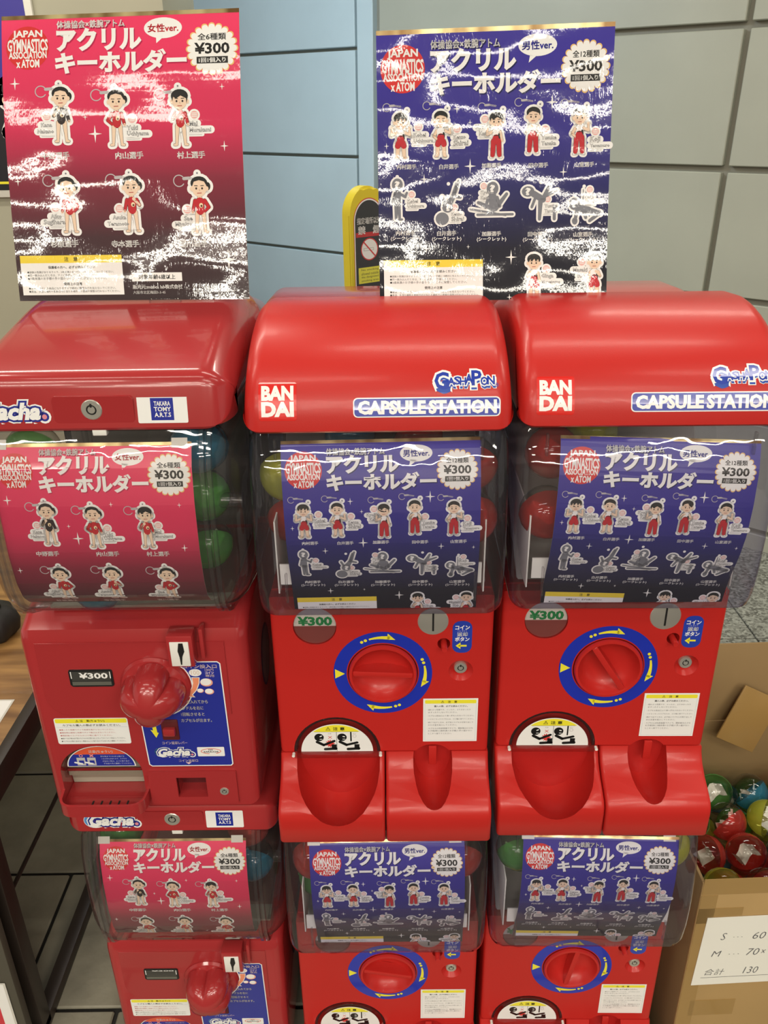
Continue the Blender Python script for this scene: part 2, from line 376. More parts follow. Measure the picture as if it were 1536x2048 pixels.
def person(A, cx, cy, h, spec):
    """one printed caricature figure: cy is the feet line; spec picks dress, hair and arms"""
    X = lambda x: cx + x * h; Y = lambda y: cy - y * h
    W = ink(WHT, A.fin); sh = []
    add = sh.append
    suit = (0.50, 0.02, 0.03); dark = (0.02, 0.02, 0.02)
    lean = spec.get('lean', 0)
    hx = lean
    fem = spec.get('fem')
    # legs
    for sgn in (-1, 1):
        long = spec.get('trousers')
        add(('l', sgn * .055, .34, sgn * .075, .05, .036 if fem else .05, SKIN, 4, .022 if fem else .036))
        if long: add(('l', sgn * .055, .36, sgn * .075, .07, .056, suit, 5, .045))
        add(('l', sgn * .075, .025, sgn * .115, .02, .022, WHT if long else SKIN, 4, .02))
    if not fem and not spec.get('trousers'): add(('l', -.05, .33, -.065, .27, .058, suit, 5, .06)); add(('l', .05, .33, .065, .27, .058, suit, 5, .06))
    # torso
    if fem: add(('l', 0, .53, 0, .38, .075, spec.get('top', suit), 5, .07)); add(('e', .02, .47, .035, .04, (0.85, 0.70, 0.45), 6)); add(('e', .025, .46, .018, .02, (0.12, 0.04, 0.03), 7))
    else:
        add(('l', 0, .54, 0, .38, .088, WHT, 5, .075)); add(('l', 0, .42, 0, .37, .078, suit, 6, .078)); add(('l', .06, .50, .07, .42, .02, dark, 6, .014)); add(('l', -.05, .475, .04, .475, .008, dark, 7, .008))
    # arms
    for sgn, k in ((-1, spec.get('la', 'd')), (1, spec.get('ra', 'd'))):
        c = spec.get('top', suit) if fem else SKIN
        if k == 'u': add(('l', sgn * .085, .55, sgn * .20, .50, .032, c, 5, .028)); add(('l', sgn * .20, .50, sgn * .19, .62, .026, SKIN, 4, .022)); add(('e', sgn * .19, .64, .03, .03, SKIN, 5))
        elif k == 'h': add(('l', sgn * .085, .55, sgn * .155, .44, .032, c, 5, .028)); add(('l', sgn * .155, .44, sgn * .08, .37, .026, c, 5, .022))
        elif k == 'c': add(('l', sgn * .085, .55, sgn * .13, .46, .032, c, 7, .028)); add(('l', sgn * .13, .46, sgn * .05, .55, .026, SKIN, 7, .022)); add(('e', sgn * .04, .565, .03, .03, SKIN, 8))
        else: add(('l', sgn * .085, .55, sgn * .13, .38, .030, c, 5, .024)); add(('e', sgn * .135, .36, .024, .026, SKIN, 5))
    # head
    hy = .77; add(('l', hx * .5, .64, hx * .5, .57, .034, SKIN, 4, .04))
    add(('e', hx - .135, hy - .02, .03, .04, SKIN, 6)); add(('e', hx + .135, hy - .02, .03, .04, SKIN, 6))
    add(('e', hx, hy, .132, .155, SKIN, 7)); add(('e', hx, hy + .075, .15, .115, dark, 6))
    # fringe
    style = spec.get('hair', 0)
    add(('hair', hx, hy, style))
    if fem and style == 2: add(('e', hx + .15, hy + .02, .05, .07, dark, 5))
    for kind, *a in sh:          # white die-cut border and thin ink outline
        if kind == 'l':
            x0, y0, x1, y1, r0, c, L, r1 = a
            A.line(X(x0), Y(y0), X(x1), Y(y1), (r0 + .05) * h, W, 2, (r1 + .05) * h)
            A.line(X(x0), Y(y0), X(x1), Y(y1), (r0 + .006) * h, LINE, 3, (r1 + .006) * h); A.line(X(x0), Y(y0), X(x1), Y(y1), r0 * h, c, L, r1 * h)
        elif kind == 'e':
            x0, y0, rx, ry, c, L = a
            A.ell(X(x0), Y(y0), (rx + .05) * h, (ry + .05) * h, W, 2, 16); A.ell(X(x0), Y(y0), rx * h, ry * h, c, L, 18)
        else:
            x0, y0, st = a
            top = [(x0 - .135, y0 + .03), (x0 - .13, y0 + .10), (x0 - .07, y0 + .165), (x0, y0 + .18), (x0 + .08, y0 + .165), (x0 + .132, y0 + .10), (x0 + .137, y0 + .02)]
            low = {0: [(x0 + .115, y0 + .06), (x0 + .05, y0 + .085), (x0 - .02, y0 + .10), (x0 - .09, y0 + .075), (x0 - .115, y0 + .03)],
                   1: [(x0 + .11, y0 + .01), (x0 + .10, y0 + .07), (x0 + .04, y0 + .03), (x0 + .01, y0 + .08), (x0 - .05, y0 + .02), (x0 - .08, y0 + .07), (x0 - .115, y0 + .00)],
                   2: [(x0 + .125, y0 + .04), (x0 + .09, y0 + .10), (x0 + .0, y0 + .125), (x0 - .09, y0 + .10), (x0 - .12, y0 + .03)],
                   3: [(x0 + .12, y0 - .06), (x0 + .115, y0 + .03), (x0 + .02, y0 + .08), (x0 - .06, y0 + .03), (x0 - .11, y0 + .06), (x0 - .125, y0 - .02)]}[st]
            A.poly([(X(a), Y(b)) for a, b in top + low], dark, 9)
    for sg in (-1, 1):
        A.ell(X(hx + sg * .052), Y(hy - .015), .017 * h, .02 * h, (0.03, 0.02, 0.02), 9, 8)
        A.line(X(hx + sg * .03), Y(hy + .03), X(hx + sg * .08), Y(hy + .033), .006 * h, dark, 9)
    A.line(X(hx), Y(hy - .03), X(hx + .008), Y(hy - .055), .004 * h, (0.45, 0.28, 0.2), 9)
    A.line(X(hx - .035), Y(hy - .095), X(hx + .035), Y(hy - .093), .007 * h, (0.45, 0.10, 0.08), 9)

def keyring(A, x, y, h):
    m = (0.48, 0.46, 0.47)
    A.ring(x, y, .085 * h, .085 * h, .014 * h, m, 3, 18, 30, 330); A.line(x + .07 * h, y - .03 * h, x + .15 * h, y - .035 * h, .022 * h, m, 3)
    for i in range(4): A.ring(x + (.17 + .035 * i) * h, y - (.03 - .006 * i) * h, .024 * h, .018 * h, .010 * h, m, 3, 10)
def tagname(A, x, y, h, two, side=1):
    """seal and lettered name beside a figure"""
    W = ink(WHT, A.fin); wd = max(len(t) for t in two) * .050 * h
    A.ell(x, y - .13 * h, .105 * h, .105 * h, W, 2, 18); A.ell(x, y - .13 * h, .072 * h, .072 * h, PINK, 3, 16)
    for i in range(3): A.line(x - .045 * h, y - (.16 - .03 * i) * h, x + .045 * h, y - (.16 - .03 * i) * h, .007 * h, WHT, 4)
    for i, t in enumerate(two):
        tw = len(t) * .050 * h; xx = x + side * (.02 * h + (tw - wd * .6) / 2) * (1 if side > 0 else 0.4); yy = y + (.025 + .115 * i) * h
        A.line(xx - tw / 2, yy, xx + tw / 2, yy, .072 * h, W, 2); A.text(t, xx, yy, tw, None, (0.05, 0.05, 0.06), 5, 0.035, 1); A.text(t, xx, yy, tw, None, WHT, 6, -0.012, 1)
    yy = y + .225 * h; A.line(x - .12 * h, yy, x + .14 * h, yy, .035 * h, W, 2); A.line(x - .11 * h, yy + .005 * h, x + .13 * h, yy + .005 * h, .004 * h, (0.4, 0.4, 0.4), 4)

def silhouette(A, cx, cy, h, n):
    """one grey mystery silhouette of a gymnast in a white die-cut border"""
    q = []
    def l(x0, y0, x1, y1, r0, r1=None): q.append(('l', x0, y0, x1, y1, r0, r0 if r1 is None else r1))
    def e(x, y, rx, ry): q.append(('e', x, y, rx, ry))
    if n == 0: e(0, .42, .14, .16); l(0, .22, 0, -.05, .09, .08); l(-.03, -.05, -.04, -.42, .055, .035); l(.03, -.05, .05, -.40, .05, .035); l(.06, .20, .20, .12, .035); l(.2, .12, .24, .22, .03); l(-.07, .2, -.12, .0, .03); l(.04, -.44, .11, -.44, .03); qm = (0, .42)
    elif n == 1: e(-.16, -.36, .17, .16); e(-.02, -.08, .14, .13); l(.02, .02, .14, .22, .085, .06); l(.14, .22, .26, .56, .05, .03); l(.12, .20, .20, .5, .05, .03); l(-.08, .0, -.16, .18, .035); l(.1, .2, .3, .16, .035); qm = (.0, -.08)
    elif n == 2: e(.08, .34, .15, .17); l(.08, .16, .10, -.14, .10, .10); l(.05, -.14, -.28, .0, .06, .04); l(.16, -.16, .44, .2, .06, .04); l(-.02, .12, -.10, -.12, .04); l(.2, .12, .26, -.1, .04); l(-.48, -.16, .42, -.32, .025); l(-.30, -.30, .60, -.30, .03); qm = (.08, .34)
    elif n == 3: e(-.32, .28, .16, .13); l(-.18, .22, .06, .08, .08, .08); l(.06, .08, .22, .42, .06, .035); l(.10, .16, .42, .30, .05, .03); l(.0, .04, -.02, -.40, .06, .04); l(-.12, .16, -.22, -.10, .035); l(.36, -.1, .36, -.4, .04); qm = (-.32, .28)
    else: e(-.24, .08, .14, .15); l(-.14, -.02, .12, -.08, .08, .09); l(.12, -.08, .42, -.16, .075, .06); l(.40, -.16, .16, -.34, .05, .04); l(-.16, -.04, -.22, -.36, .05, .04); e(-.22, -.34, .07, .09); l(.0, -.1, .06, -.26, .04); l(-.02, .42, -.02, .0, .012); qm = (-.24, .08)
    G = ink(GREY, A.fin); W = ink(WHT, A.fin)
    for t in q:
        if t[0] == 'l': A.line(cx + t[1] * h, cy - t[2] * h, cx + t[3] * h, cy - t[4] * h, (t[5] + .045) * h, W, 2, (t[6] + .045) * h); A.line(cx + t[1] * h, cy - t[2] * h, cx + t[3] * h, cy - t[4] * h, t[5] * h, G, 5, t[6] * h)
        else: A.ell(cx + t[1] * h, cy - t[2] * h, (t[3] + .045) * h, (t[4] + .045) * h, W, 2, 18); A.ell(cx + t[1] * h, cy - t[2] * h, t[3] * h, t[4] * h, G, 5, 18)
    A.text('?', cx + qm[0] * h, cy - qm[1] * h, .085 * h, .16 * h, WHT, 7, 0.05)
    A.ell(cx + .0 * h, cy - .62 * h if n in (0, 2) else cy - .5 * h, .045 * h, .045 * h, W, 2, 12)
def homography(src, dst):
    A = []; b = []
    for (x, y), (u, v) in zip(src, dst):
        A.append([x, y, 1, 0, 0, 0, -u * x, -u * y]); b.append(u); A.append([0, 0, 0, x, y, 1, -v * x, -v * y]); b.append(v)
    h = np.linalg.solve(np.array(A, float), np.array(b, float))
    return lambda x, y: ((h[0] * x + h[1] * y + h[2]) / (h[6] * x + h[7] * y + 1), (h[3] * x + h[4] * y + h[5]) / (h[6] * x + h[7] * y + 1))
HB, HR = 1.12, 1.19
def notice(A, x0, y0, x1, y1, rows):
    w_, h_ = x1 - x0, y1 - y0
    A.rect(x0, y0, x1, y1, WHT, 2); A.rect(x0, y0, x1, y0 + .19 * h_, (0.85, 0.66, 0.05), 3)
    A.text('注　意', x0 + w_ * .5, y0 + .095 * h_, w_ * .13, None, (0.05, 0.04, 0.02), 4, .02, 1)
    for t, yy, ww, off in rows: A.text(t, x0 + w_ * (.5 if ww < .55 else .06 + ww / 2), y0 + yy * h_, w_ * ww, None, (0.04, 0.04, 0.04), 4, off, 1)
NROWS = [('保護者の方へ、必ずお読みください', .30, .46, .02), ('●誤飲の危険がありますので、3歳未満のお子様には絶対に与えないでください。', .42, .85, 0), ('●万一飲み込んだときは、すぐに医師にご相談してください。', .50, .68, 0),
         ('●3歳未満のお子様の手の届かないところに保管してください。', .58, .78, 0), ('使用上の注意', .72, .18, .02), ('●破損、変形した商品になりますので絶対に無理な力を加えないでください。', .83, .86, 0), ('●高温、多湿な場所や直射日光が当たる場所での使用や保管は行わないでください。', .91, .90, 0)]
def common(fin, col_main, T, s, title, bub, badge, emb, n_types, ver, vcol, shade):
    """title lettering, speech bubble, price badge and emblem; T turns layout points into art points"""
    parts = {}
    A = parts['emblem'] = Art(fin); cx, cy = T(*emb[:2]); R_ = emb[2] * s
    A.ell(cx, cy, R_, R_ * 1.02, (0.66, 0.035, 0.035), 2, 36)
    for t, dy, ww, hh, cv in (('JAPAN', -.62, 1.35, .40, .0), ('GYMNASTICS', -.12, 1.86, .50, .12), ('ASSOCIATION', .34, 1.74, .30, .08), ('x ATOM', .74, 1.05, .36, 0)):
        A.text(t, cx, cy + dy * R_, ww * R_, hh * R_, WHT, 4, .035, 2, 0.0, 0, cv)
    A = parts['title_lettering'] = Art(fin)
    for t, x, y, ww, hh, off in title:
        u, v = T(x, y)
        if off > .02: A.text(t, u + .004, v + .005, ww * s, hh * s, shade, 3, off, 3)
        A.text(t, u, v, ww * s, hh * s, WHT, 4, off, 3)
    A = parts['speech_bubble'] = Art(fin); cx, cy = T(*bub[:2]); A.ell(cx, cy, bub[2] * s, bub[3] * s, WHT, 2, 32)
    tx, ty = T(bub[4], bub[5]); A.poly([(cx - .03, cy + bub[3] * s * .7), (cx + .005, cy + bub[3] * s * .8), (tx, ty)], WHT, 2)
    A.text(ver, cx, cy, bub[2] * s * 1.6, None, vcol, 4, .03, 2)
    A = parts['price_badge'] = Art(fin); cx, cy = T(*badge[:2]); R_ = badge[2] * s
    for i in range(20):
        a = 2 * math.pi * i / 20; A.line(cx + .6 * R_ * math.cos(a), cy + .6 * R_ * math.sin(a), cx + .88 * R_ * math.cos(a), cy + .88 * R_ * math.sin(a), .13 * R_, (0.80, 0.52, 0.18), 2)
        A.line(cx + .6 * R_ * math.cos(a), cy + .6 * R_ * math.sin(a), cx + .83 * R_ * math.cos(a), cy + .83 * R_ * math.sin(a), .125 * R_, WHT, 3)
    A.ell(cx, cy, .8 * R_, .8 * R_, WHT, 4, 32)
    A.text('全' + n_types + '種類', cx, cy - .46 * R_, 1.08 * R_, .26 * R_, (0.04, 0.04, 0.04), 5, .02)
    A.text('¥300', cx, cy - .02 * R_, 1.3 * R_, .40 * R_, (0.02, 0.02, 0.02), 5, .03)
    A.rect(cx - .6 * R_, cy + .30 * R_, cx + .6 * R_, cy + .56 * R_, (0.02, 0.02, 0.02), 5); A.text('1回1個入り', cx, cy + .43 * R_, 1.02 * R_, .18 * R_, WHT, 6, .04)
    return parts
def blue_art(fin):
    T = homography([(133, 158), (1367, 110), (1310, 1520), (150, 1540)], [(0, 0), (1, 0), (1, HB), (0, HB)]); s = .00083
    P = common(fin, None, T, s, [('体操協会×鉄腕アトム', 588, 222, 350, 42, .03), ('アクリル', 628, 303, 425, 100, .05), ('キーホルダー', 742, 418, 655, 98, .05)], (962, 228, 98, 52, 915, 318), (1212, 335, 125), (268, 352, 113), '12', '男性ver.', (0.03, 0.03, 0.35), (0.01, 0.01, 0.08))
    B = [gradient('blue_to_black', [(0.0, (0.006, 0.006, 0.010)), (0.20, (0.008, 0.008, 0.022)), (0.42, (0.022, 0.022, 0.12)), (0.62, (0.034, 0.026, 0.24)), (1.0, (0.050, 0.036, 0.34))], fin)]
    P['background'] = (B[0], HB)
    figs = [(258, 810, dict(hair=1, la='u', ra='u'), (348, 680), ('Kohei', 'Uchimura'), 1, '内村選手', 287, 850), (462, 800, dict(hair=0, la='h', ra='u'), (545, 690), ('Kenzo', 'Shirai'), 1, '白井選手', 503, 848),
            (745, 805, dict(hair=3, la='u', ra='d', trousers=1), (688, 640), ('Kyohei', 'Kato'), -1, '加藤選手', 722, 840), (935, 780, dict(hair=0, la='c', ra='h', trousers=1), (1000, 690), ('Yusuke', 'Tanaka'), 1, '田中選手', 965, 838),
            (1175, 785, dict(hair=0, la='h', ra='u', trousers=1), (1262, 700), ('Koji', 'Yamamuro'), 1, '山室選手', 1205, 833), (933, 1515, dict(hair=1, la='c', ra='d'), (1000, 1400), ('Ginga', 'Munetomo'), 1, None, 0, 0), (1245, 1510, dict(hair=0, la='d', ra='c'), (1185, 1365), ('Masaki', 'Ito'), -1, None, 0, 0)]
    def cap(c, a, b, w_, off):
        q = P['caption_text.%02d' % len(P)] = Art(fin); q.text(c, a, b, w_, None, WHT, 3, off, 1)
    for i, (x, y, sp, nt, nm, sd, c, ccx, ccy) in enumerate(figs):
        A = P['figure_print.%02d' % i] = Art(fin); u, v = T(x, y); person(A, u, v, 236 * s * 1.0, sp); a, b = T(*nt); tagname(A, a, b, 250 * s, nm, sd)
        if i < 5: a, b = T(x - 72, y - 262); keyring(A, a, b, 250 * s); A.ell(u + .028, v - 238 * s, .014, .014, WHT, 2, 14); A.ell(u + .028, v - 238 * s, .004, .004, GREY, 3, 10)
        if c: a, b = T(ccx, ccy); cap(c, a, b, 100 * s, .035)
    for i, (x, y, c) in enumerate([(240, 1030, '内村選手'), (500, 1040, '白井選手'), (710, 1030, '加藤選手'), (975, 1030, '田中選手'), (1200, 1050, '山室選手')]):
        A = P['silhouette_print.%02d' % i] = Art(fin); u, v = T(x, y); silhouette(A, u, v, 205 * s, i)
        nx, ny = [(312, 1020), (530, 1085), (682, 975), (1012, 1040), (1232, 990)][i]; a, b = T(nx, ny); tagname(A, a, b, 215 * s, [('Kohei', 'Uchimura'), ('Kenzo', 'Shirai'), ('Kyohei', 'Kato'), ('Yusuke', 'Tanaka'), ('Koji', 'Yamamuro')][i], 1)
        kx = [280, 490, 720, 958, 1195][i]; a, b = T(kx, 1190); cap(c, a, b, 100 * s, .035); a, b = T(kx, 1219); cap('(シークレット)', a, b, 155 * s, .02)
    for x, y, q in [(1037, 517, 62), (545, 553, 38), (612, 622, 25), (185, 745, 28), (1095, 872, 42), (376, 912, 42), (612, 845, 62), (1298, 880, 26), (386, 1270, 42), (600, 1258, 20), (820, 1310, 62), (808, 1515, 30), (1097, 1515, 42)]:
        u, v = T(x, y); sp = P['sparkle.%02d' % len(P)] = Art(fin); sp.star4(u, v, q * .62 * s, WHT, 3)
    N_ = P['notice_print'] = Art(fin); x0, y0 = T(170, 1332); x1, y1 = T(672, 1520); notice(N_, x0, y0, x1, y1, NROWS)
    return P, HB
def red_art(fin):
    T = homography([(8, 93), (1360, 45), (1420, 1700), (115, 1712)], [(0, 0), (1, 0), (1, HR), (0, HR)]); s = .00074
    P = common(fin, None, T, s, [('体操協会×鉄腕アトム', 512, 140, 385, 45, .03), ('アクリル', 562, 232, 470, 118, .05), ('キーホルダー', 692, 365, 735, 115, .05)], (925, 165, 108, 60, 890, 258), (1210, 290, 148), (165, 285, 122), '6', '女性ver.', (0.6, 0.03, 0.05), (0.45, 0.02, 0.08))
    P['background'] = (gradient('pink_to_brown', [(0.0, (0.030, 0.018, 0.020)), (0.22, (0.055, 0.020, 0.026)), (0.42, (0.22, 0.022, 0.045)), (0.60, (0.62, 0.030, 0.095)), (1.0, (0.84, 0.050, 0.140))], fin), HR)
    nk = (0.03, 0.02, 0.02)
    figs = [(372, 832, dict(fem=1, hair=2, la='c', ra='d', top=nk), (285, 725), ('Kana', 'Nakano'), -1, '中野選手', 332, 905), (682, 852, dict(fem=1, hair=2, la='h', ra='d'), (762, 740), ('Yuki', 'Uchiyama'), 1, '内山選手', 745, 903),
            (1040, 850, dict(fem=1, hair=3, la='c', ra='d'), (1115, 715), ('Mai', 'Murakami'), 1, '村上選手', 1095, 900), (415, 1335, dict(fem=1, hair=2, la='d', ra='h', lean=-.03), (330, 1235), ('Aiko', 'Sugihara'), -1, '杉原選手', 374, 1395),
            (765, 1330, dict(fem=1, hair=2, la='d', ra='c'), (688, 1240), ('Asuka', 'Teramoto'), -1, '寺本選手', 715, 1394), (1150, 1335, dict(fem=1, hair=2, la='d', ra='h'), (1072, 1245), ('Sae', 'Miyakawa'), -1, '宮川選手', 1103, 1393)]
    def cap(c, a, b, w_, off):
        q = P['caption_text.%02d' % len(P)] = Art(fin); q.text(c, a, b, w_, None, WHT, 3, off, 1)
    for i, (x, y, sp, nt, nm, sd, c, ccx, ccy) in enumerate(figs):
        A = P['figure_print.%02d' % i] = Art(fin); u, v = T(x, y); person(A, u, v, 325 * s, sp); a, b = T(*nt); tagname(A, a, b, 305 * s, nm, sd)
        a, b = T(x - 125, y - 290); keyring(A, a, b, 400 * s); A.ell(u - .006, v - 328 * s, .016, .016, WHT, 2, 14); A.ell(u - .006, v - 330 * s, .004, .004, GREY, 3, 10)
        a, b = T(ccx, ccy); cap(c, a, b, 158 * s, .035)
    for x, y, q in [(102, 497, 60), (800, 515, 32), (497, 688, 30), (553, 783, 80), (1270, 513, 32), (1285, 850, 48), (122, 1050, 42), (1303, 1480, 98)]:
        u, v = T(x, y); sp = P['sparkle.%02d' % len(P)] = Art(fin); sp.star4(u, v, q * .62 * s, WHT, 3)
    N_ = P['notice_print'] = Art(fin); x0, y0 = T(122, 1462); x1, y1 = T(703, 1675); notice(N_, x0, y0, x1, y1, NROWS)
    A = P['age_label'] = Art(fin); x, y = T(890, 1577); A.rect(x - 147 * s, y - 24 * s, x + 147 * s, y + 24 * s, WHT, 2); A.text('対象年齢6歳以上', x, y, 215 * s, None, (0.02, 0.02, 0.02), 3, .02, 1)
    x, y = T(893, 1632); A.text('販売元:musica lab株式会社', x, y, 290 * s, None, WHT, 3, .03, 1); x, y = T(845, 1663); A.text('大阪市北区梅田3-3-45', x, y, 190 * s, None, WHT, 3, .01, 1)
    return P, HR
ART = {}
def card(root, kind, fin, mapf, slices=None, vmax=None, thick=5e-4, nx=2):
    """a printed card: backing sheet, gold edge and every printed motif as a part of root"""
    if (kind, fin) not in ART: ART[(kind, fin)] = (blue_art if kind == 'blue' else red_art)(fin)
    P, H = ART[(kind, fin)]; vm = vmax or H
    n = 36; bm = bmesh.new(); uv = bm.loops.layers.uv.new('uv')
    def grid(u0, u1, v0, v1, nu, nv, d, mi):
        g = [[(u0 + (u1 - u0) * i / nu, v0 + (v1 - v0) * j / nv) for i in range(nu + 1)] for j in range(nv + 1)]
        V = [[bm.verts.new(mapf(u, v, d)) for u, v in row] for row in g]
        for j in range(nv):
            for i in range(nu):
                f = bm.faces.new((V[j][i], V[j + 1][i], V[j + 1][i + 1], V[j][i + 1])); f.material_index = mi
                for lp, (a, b) in zip(f.loops, ((j, i), (j + 1, i), (j + 1, i + 1), (j, i + 1))): u, v = g[a][b]; lp[uv].uv = (u, 1 - v / H)
        return V
    a = grid(0, 1, 0, vm, nx, n, 0, 0); b = grid(0, 1, 0, vm, nx, n, -thick, 1)
    for j in range(n):
        for i in (0, nx): bm.faces.new((a[j][i], b[j][i], b[j + 1][i], a[j + 1][i])).material_index = 1
    for i in range(nx):
        for j in (0, n): bm.faces.new((a[j][i], b[j][i], b[j][i + 1], a[j][i + 1])).material_index = 1
    me = bpy.data.meshes.new('card'); bm.to_mesh(me); bm.free(); me.materials.append(P['background'][0]); me.materials.append(ink((0.55, 0.53, 0.48), 'matte'))
    link(bpy.data.objects.new('card', me), root)
    G = Art(fin); G.rect(0, 0.0, 1, .018, gold(fin), 1); G.build('gold_edge_strip', mapf, root, H)
    for k, A in P.items():
        if k == 'background': continue
        sub = Art(fin); sub.q = A.q
        o = sub.build(k.split('.')[0], mapf, root, H, slices, vm)
        if o is not None and len(o.data.polygons) == 0: bpy.data.objects.remove(o)
def gold(fin):
    key = ('gold', fin)
    if key in MATS: return MATS[key]
    m, N, L, b = newmat('gold_strip_' + fin); setc(b, (0.75, 0.52, 0.2), 0.25, 0.3, 0.5, 0.6)
    tc = N.new('ShaderNodeTexCoord'); mp = N.new('ShaderNodeMapping'); mp.inputs['Scale'].default_value = (2.2, 0.1, 1); L.new(tc.outputs['UV'], mp.inputs['Vector'])
    n = N.new('ShaderNodeTexNoise'); n.inputs['Scale'].default_value = 3; L.new(mp.outputs[0], n.inputs['Vector'])
    rp = N.new('ShaderNodeValToRGB'); rp.color_ramp.elements[0].position = .38; rp.color_ramp.elements[0].color = (0.25, 0.14, 0.05, 1); rp.color_ramp.elements[1].position = .62; rp.color_ramp.elements[1].color = (0.95, 0.82, 0.42, 1)
    L.new(n.outputs['Fac'], rp.inputs['Fac']); L.new(rp.outputs['Color'], b.inputs['Base Color']); MATS[key] = m; return m
def quad_map(TL, TR, BR, BL, H, bow):
    TL, TR, BR, BL = map(Vector, (TL, TR, BR, BL)); n = (TR - TL).cross(BL - TL).normalized()
    if n.y > 0: n = -n
    def f(u, v, d):
        t = v / H; a = TL.lerp(TR, u); b = BL.lerp(BR, u)
        return a.lerp(b, t) + n * (d + bow * (4 * t * (1 - t)) + 0.0012 * math.sin(6 * t))
    return f

# ------------------------------------------------------------------ the room
def struct(name, bm, m, parent=None, **k):
    o = obj(name, bm, m, parent, **k)
    if parent is None: o['kind'] = 'structure'
    return o
SLATE = mat('dark_slate_tile', (0.23, 0.215, 0.16), 0.55, bump=(26, 0.55, 0.006), var=(9, 0.22))
JOINT = mat('dark_joint', (0.012, 0.011, 0.009), 0.8)
PANEL = mat('grey_green_panel', (0.43, 0.44, 0.365), 0.42, bump=(5, 0.25, 0.004), var=(3, 0.05))
PANEL_BLUELIT = mat('blue_lit_panel', (0.56, 0.69, 0.74), 0.42, bump=(5, 0.25, 0.004), var=(3, 0.05))  # same wall as PANEL, with the bluish light on it put into the colour
SEAM = mat('panel_joint', (0.27, 0.26, 0.21), 0.6)
floor = struct('floor', box(-5, 6, -4.2, 7, -0.06, -0.008), JOINT)
rng = random.Random(4)
def tile(x0, x1, y0, y1, dz):
    return box(x0 + .004, x1 - .004, y0 + .004, y1 - .004, -0.009, dz, 0.003, 1)
for j in range(-2, 9):
    y0 = 1.087 + .337 * (j - 0); off = -0.754 if j % 2 == 0 else -0.85 + .3
    for i in range(-3, 3):
        x0 = off + .60 * i
        if x0 > 1.2 or x0 + .6 < -3: continue
        struct('floor_tile', tile(x0, x0 + .60, y0, y0 + .337, rng.uniform(-.0015, .0)), SLATE, floor)
# granite strip along the wall on the right
GRAN = mat('speckled_granite', (0.20, 0.21, 0.18), 0.45)
def granite():
    N, L = GRAN.node_tree.nodes, GRAN.node_tree.links; b = N['Principled BSDF']; tc = N.new('ShaderNodeTexCoord')
    v = N.new('ShaderNodeTexVoronoi'); v.inputs['Scale'].default_value = 120; L.new(tc.outputs['Object'], v.inputs['Vector'])
    rp = N.new('ShaderNodeValToRGB'); rp.color_ramp.elements[0].color = (0.10, 0.10, 0.085, 1); rp.color_ramp.elements[1].color = (0.42, 0.43, 0.38, 1)
    sp = N.new('ShaderNodeSeparateXYZ'); L.new(v.outputs['Color'], sp.inputs[0]); L.new(sp.outputs[0], rp.inputs[0]); L.new(rp.outputs[0], b.inputs['Base Color'])
granite()
for i in range(5):
    for j in range(4): struct('granite_slab', box(0.66 + .6 * i, 1.255 + .6 * i, 1.76 + .6 * j, 2.355 + .6 * j, -0.009, 0.004, .002, 1), GRAN, floor)
# panelled wall running obliquely behind the machines: origin at the column joint, e = along the wall
WO = Vector((-0.028, 4.2, 0)); we = Vector((1.421, -1.1125, 0)).normalized(); wang = math.atan2(we.y, we.x)
wall = struct('wall_back', box(-5.0, 4.2, 0.03, 0.2, 0, 3.2), SEAM); wall.location = WO; wall.rotation_euler = (0, math.radians(.8), wang)
ZJ = [1.6 + .0779 * 4.2 - .018 - .45 * k for k in range(-3, 5)]
cols = [(-3.42, -1.74, PANEL_BLUELIT), (-1.72, -0.12, PANEL_BLUELIT), (0.02, 1.58, PANEL), (1.602, 3.25, PANEL), (3.272, 4.15, PANEL)]
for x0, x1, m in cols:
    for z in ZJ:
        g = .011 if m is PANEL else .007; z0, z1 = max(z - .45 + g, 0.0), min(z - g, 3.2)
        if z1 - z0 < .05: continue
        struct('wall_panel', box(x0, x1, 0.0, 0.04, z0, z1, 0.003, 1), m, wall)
struct('corner_post', box(-0.105, -0.015, -0.004, 0.04, 0, 3.2, 0.004, 1), PANEL_BLUELIT, wall)
pillar = struct('wall_left', box(-3.2, -0.52, 2.35, 2.75, 0, 3.2), mat('beige_wall_paint', (0.42, 0.41, 0.31), 0.6, bump=(40, 0.1, 0.001), var=(2, 0.06)))
struct('ceiling', box(-5, 6, -4.2, 7, 2.8, 2.86), mat('ceiling_white', (0.62, 0.60, 0.55), 0.8))
struct('wall_front', box(-5, 6, -4.25, -4.2, 0, 2.8), mat('shop_wall_dark', (0.20, 0.17, 0.14), 0.7))

# ------------------------------------------------------------------ capsules
CAPC = {'yellow': (0.82, 0.85, 0.12), 'red': (0.85, 0.10, 0.08), 'green': (0.22, 0.62, 0.18), 'blue': (0.08, 0.42, 0.62), 'orange': (0.9, 0.35, 0.08)}
def dome(rad, top, n=20):
    """half of a capsule: a thin spherical cup, flattened at its pole, with a lip"""
    bm = bmesh.new(); pr = [(0, rad * .93)] + [(rad * math.sin(math.radians(a)), min(rad * .93, rad * math.cos(math.radians(a)))) for a in (22, 35, 48, 60, 72, 82, 90)]
    if not top: pr = [(q[0], -q[1]) for q in pr]
    pr.append((pr[-1][0] + rad * .03, 0)); rings = []
    for rr, z in pr:
        rings.append([bm.verts.new((0, 0, z))] if rr == 0 else [bm.verts.new((rr * math.cos(2 * math.pi * i / n), rr * math.sin(2 * math.pi * i / n), z)) for i in range(n)])
    for a, b in zip(rings, rings[1:]):
        for i in range(n):
            j = (i + 1) % n
            if len(a) == 1: bm.faces.new((a[0], b[i], b[j]))
            else: bm.faces.new((a[i], b[i], b[j], a[j]))
    return bm
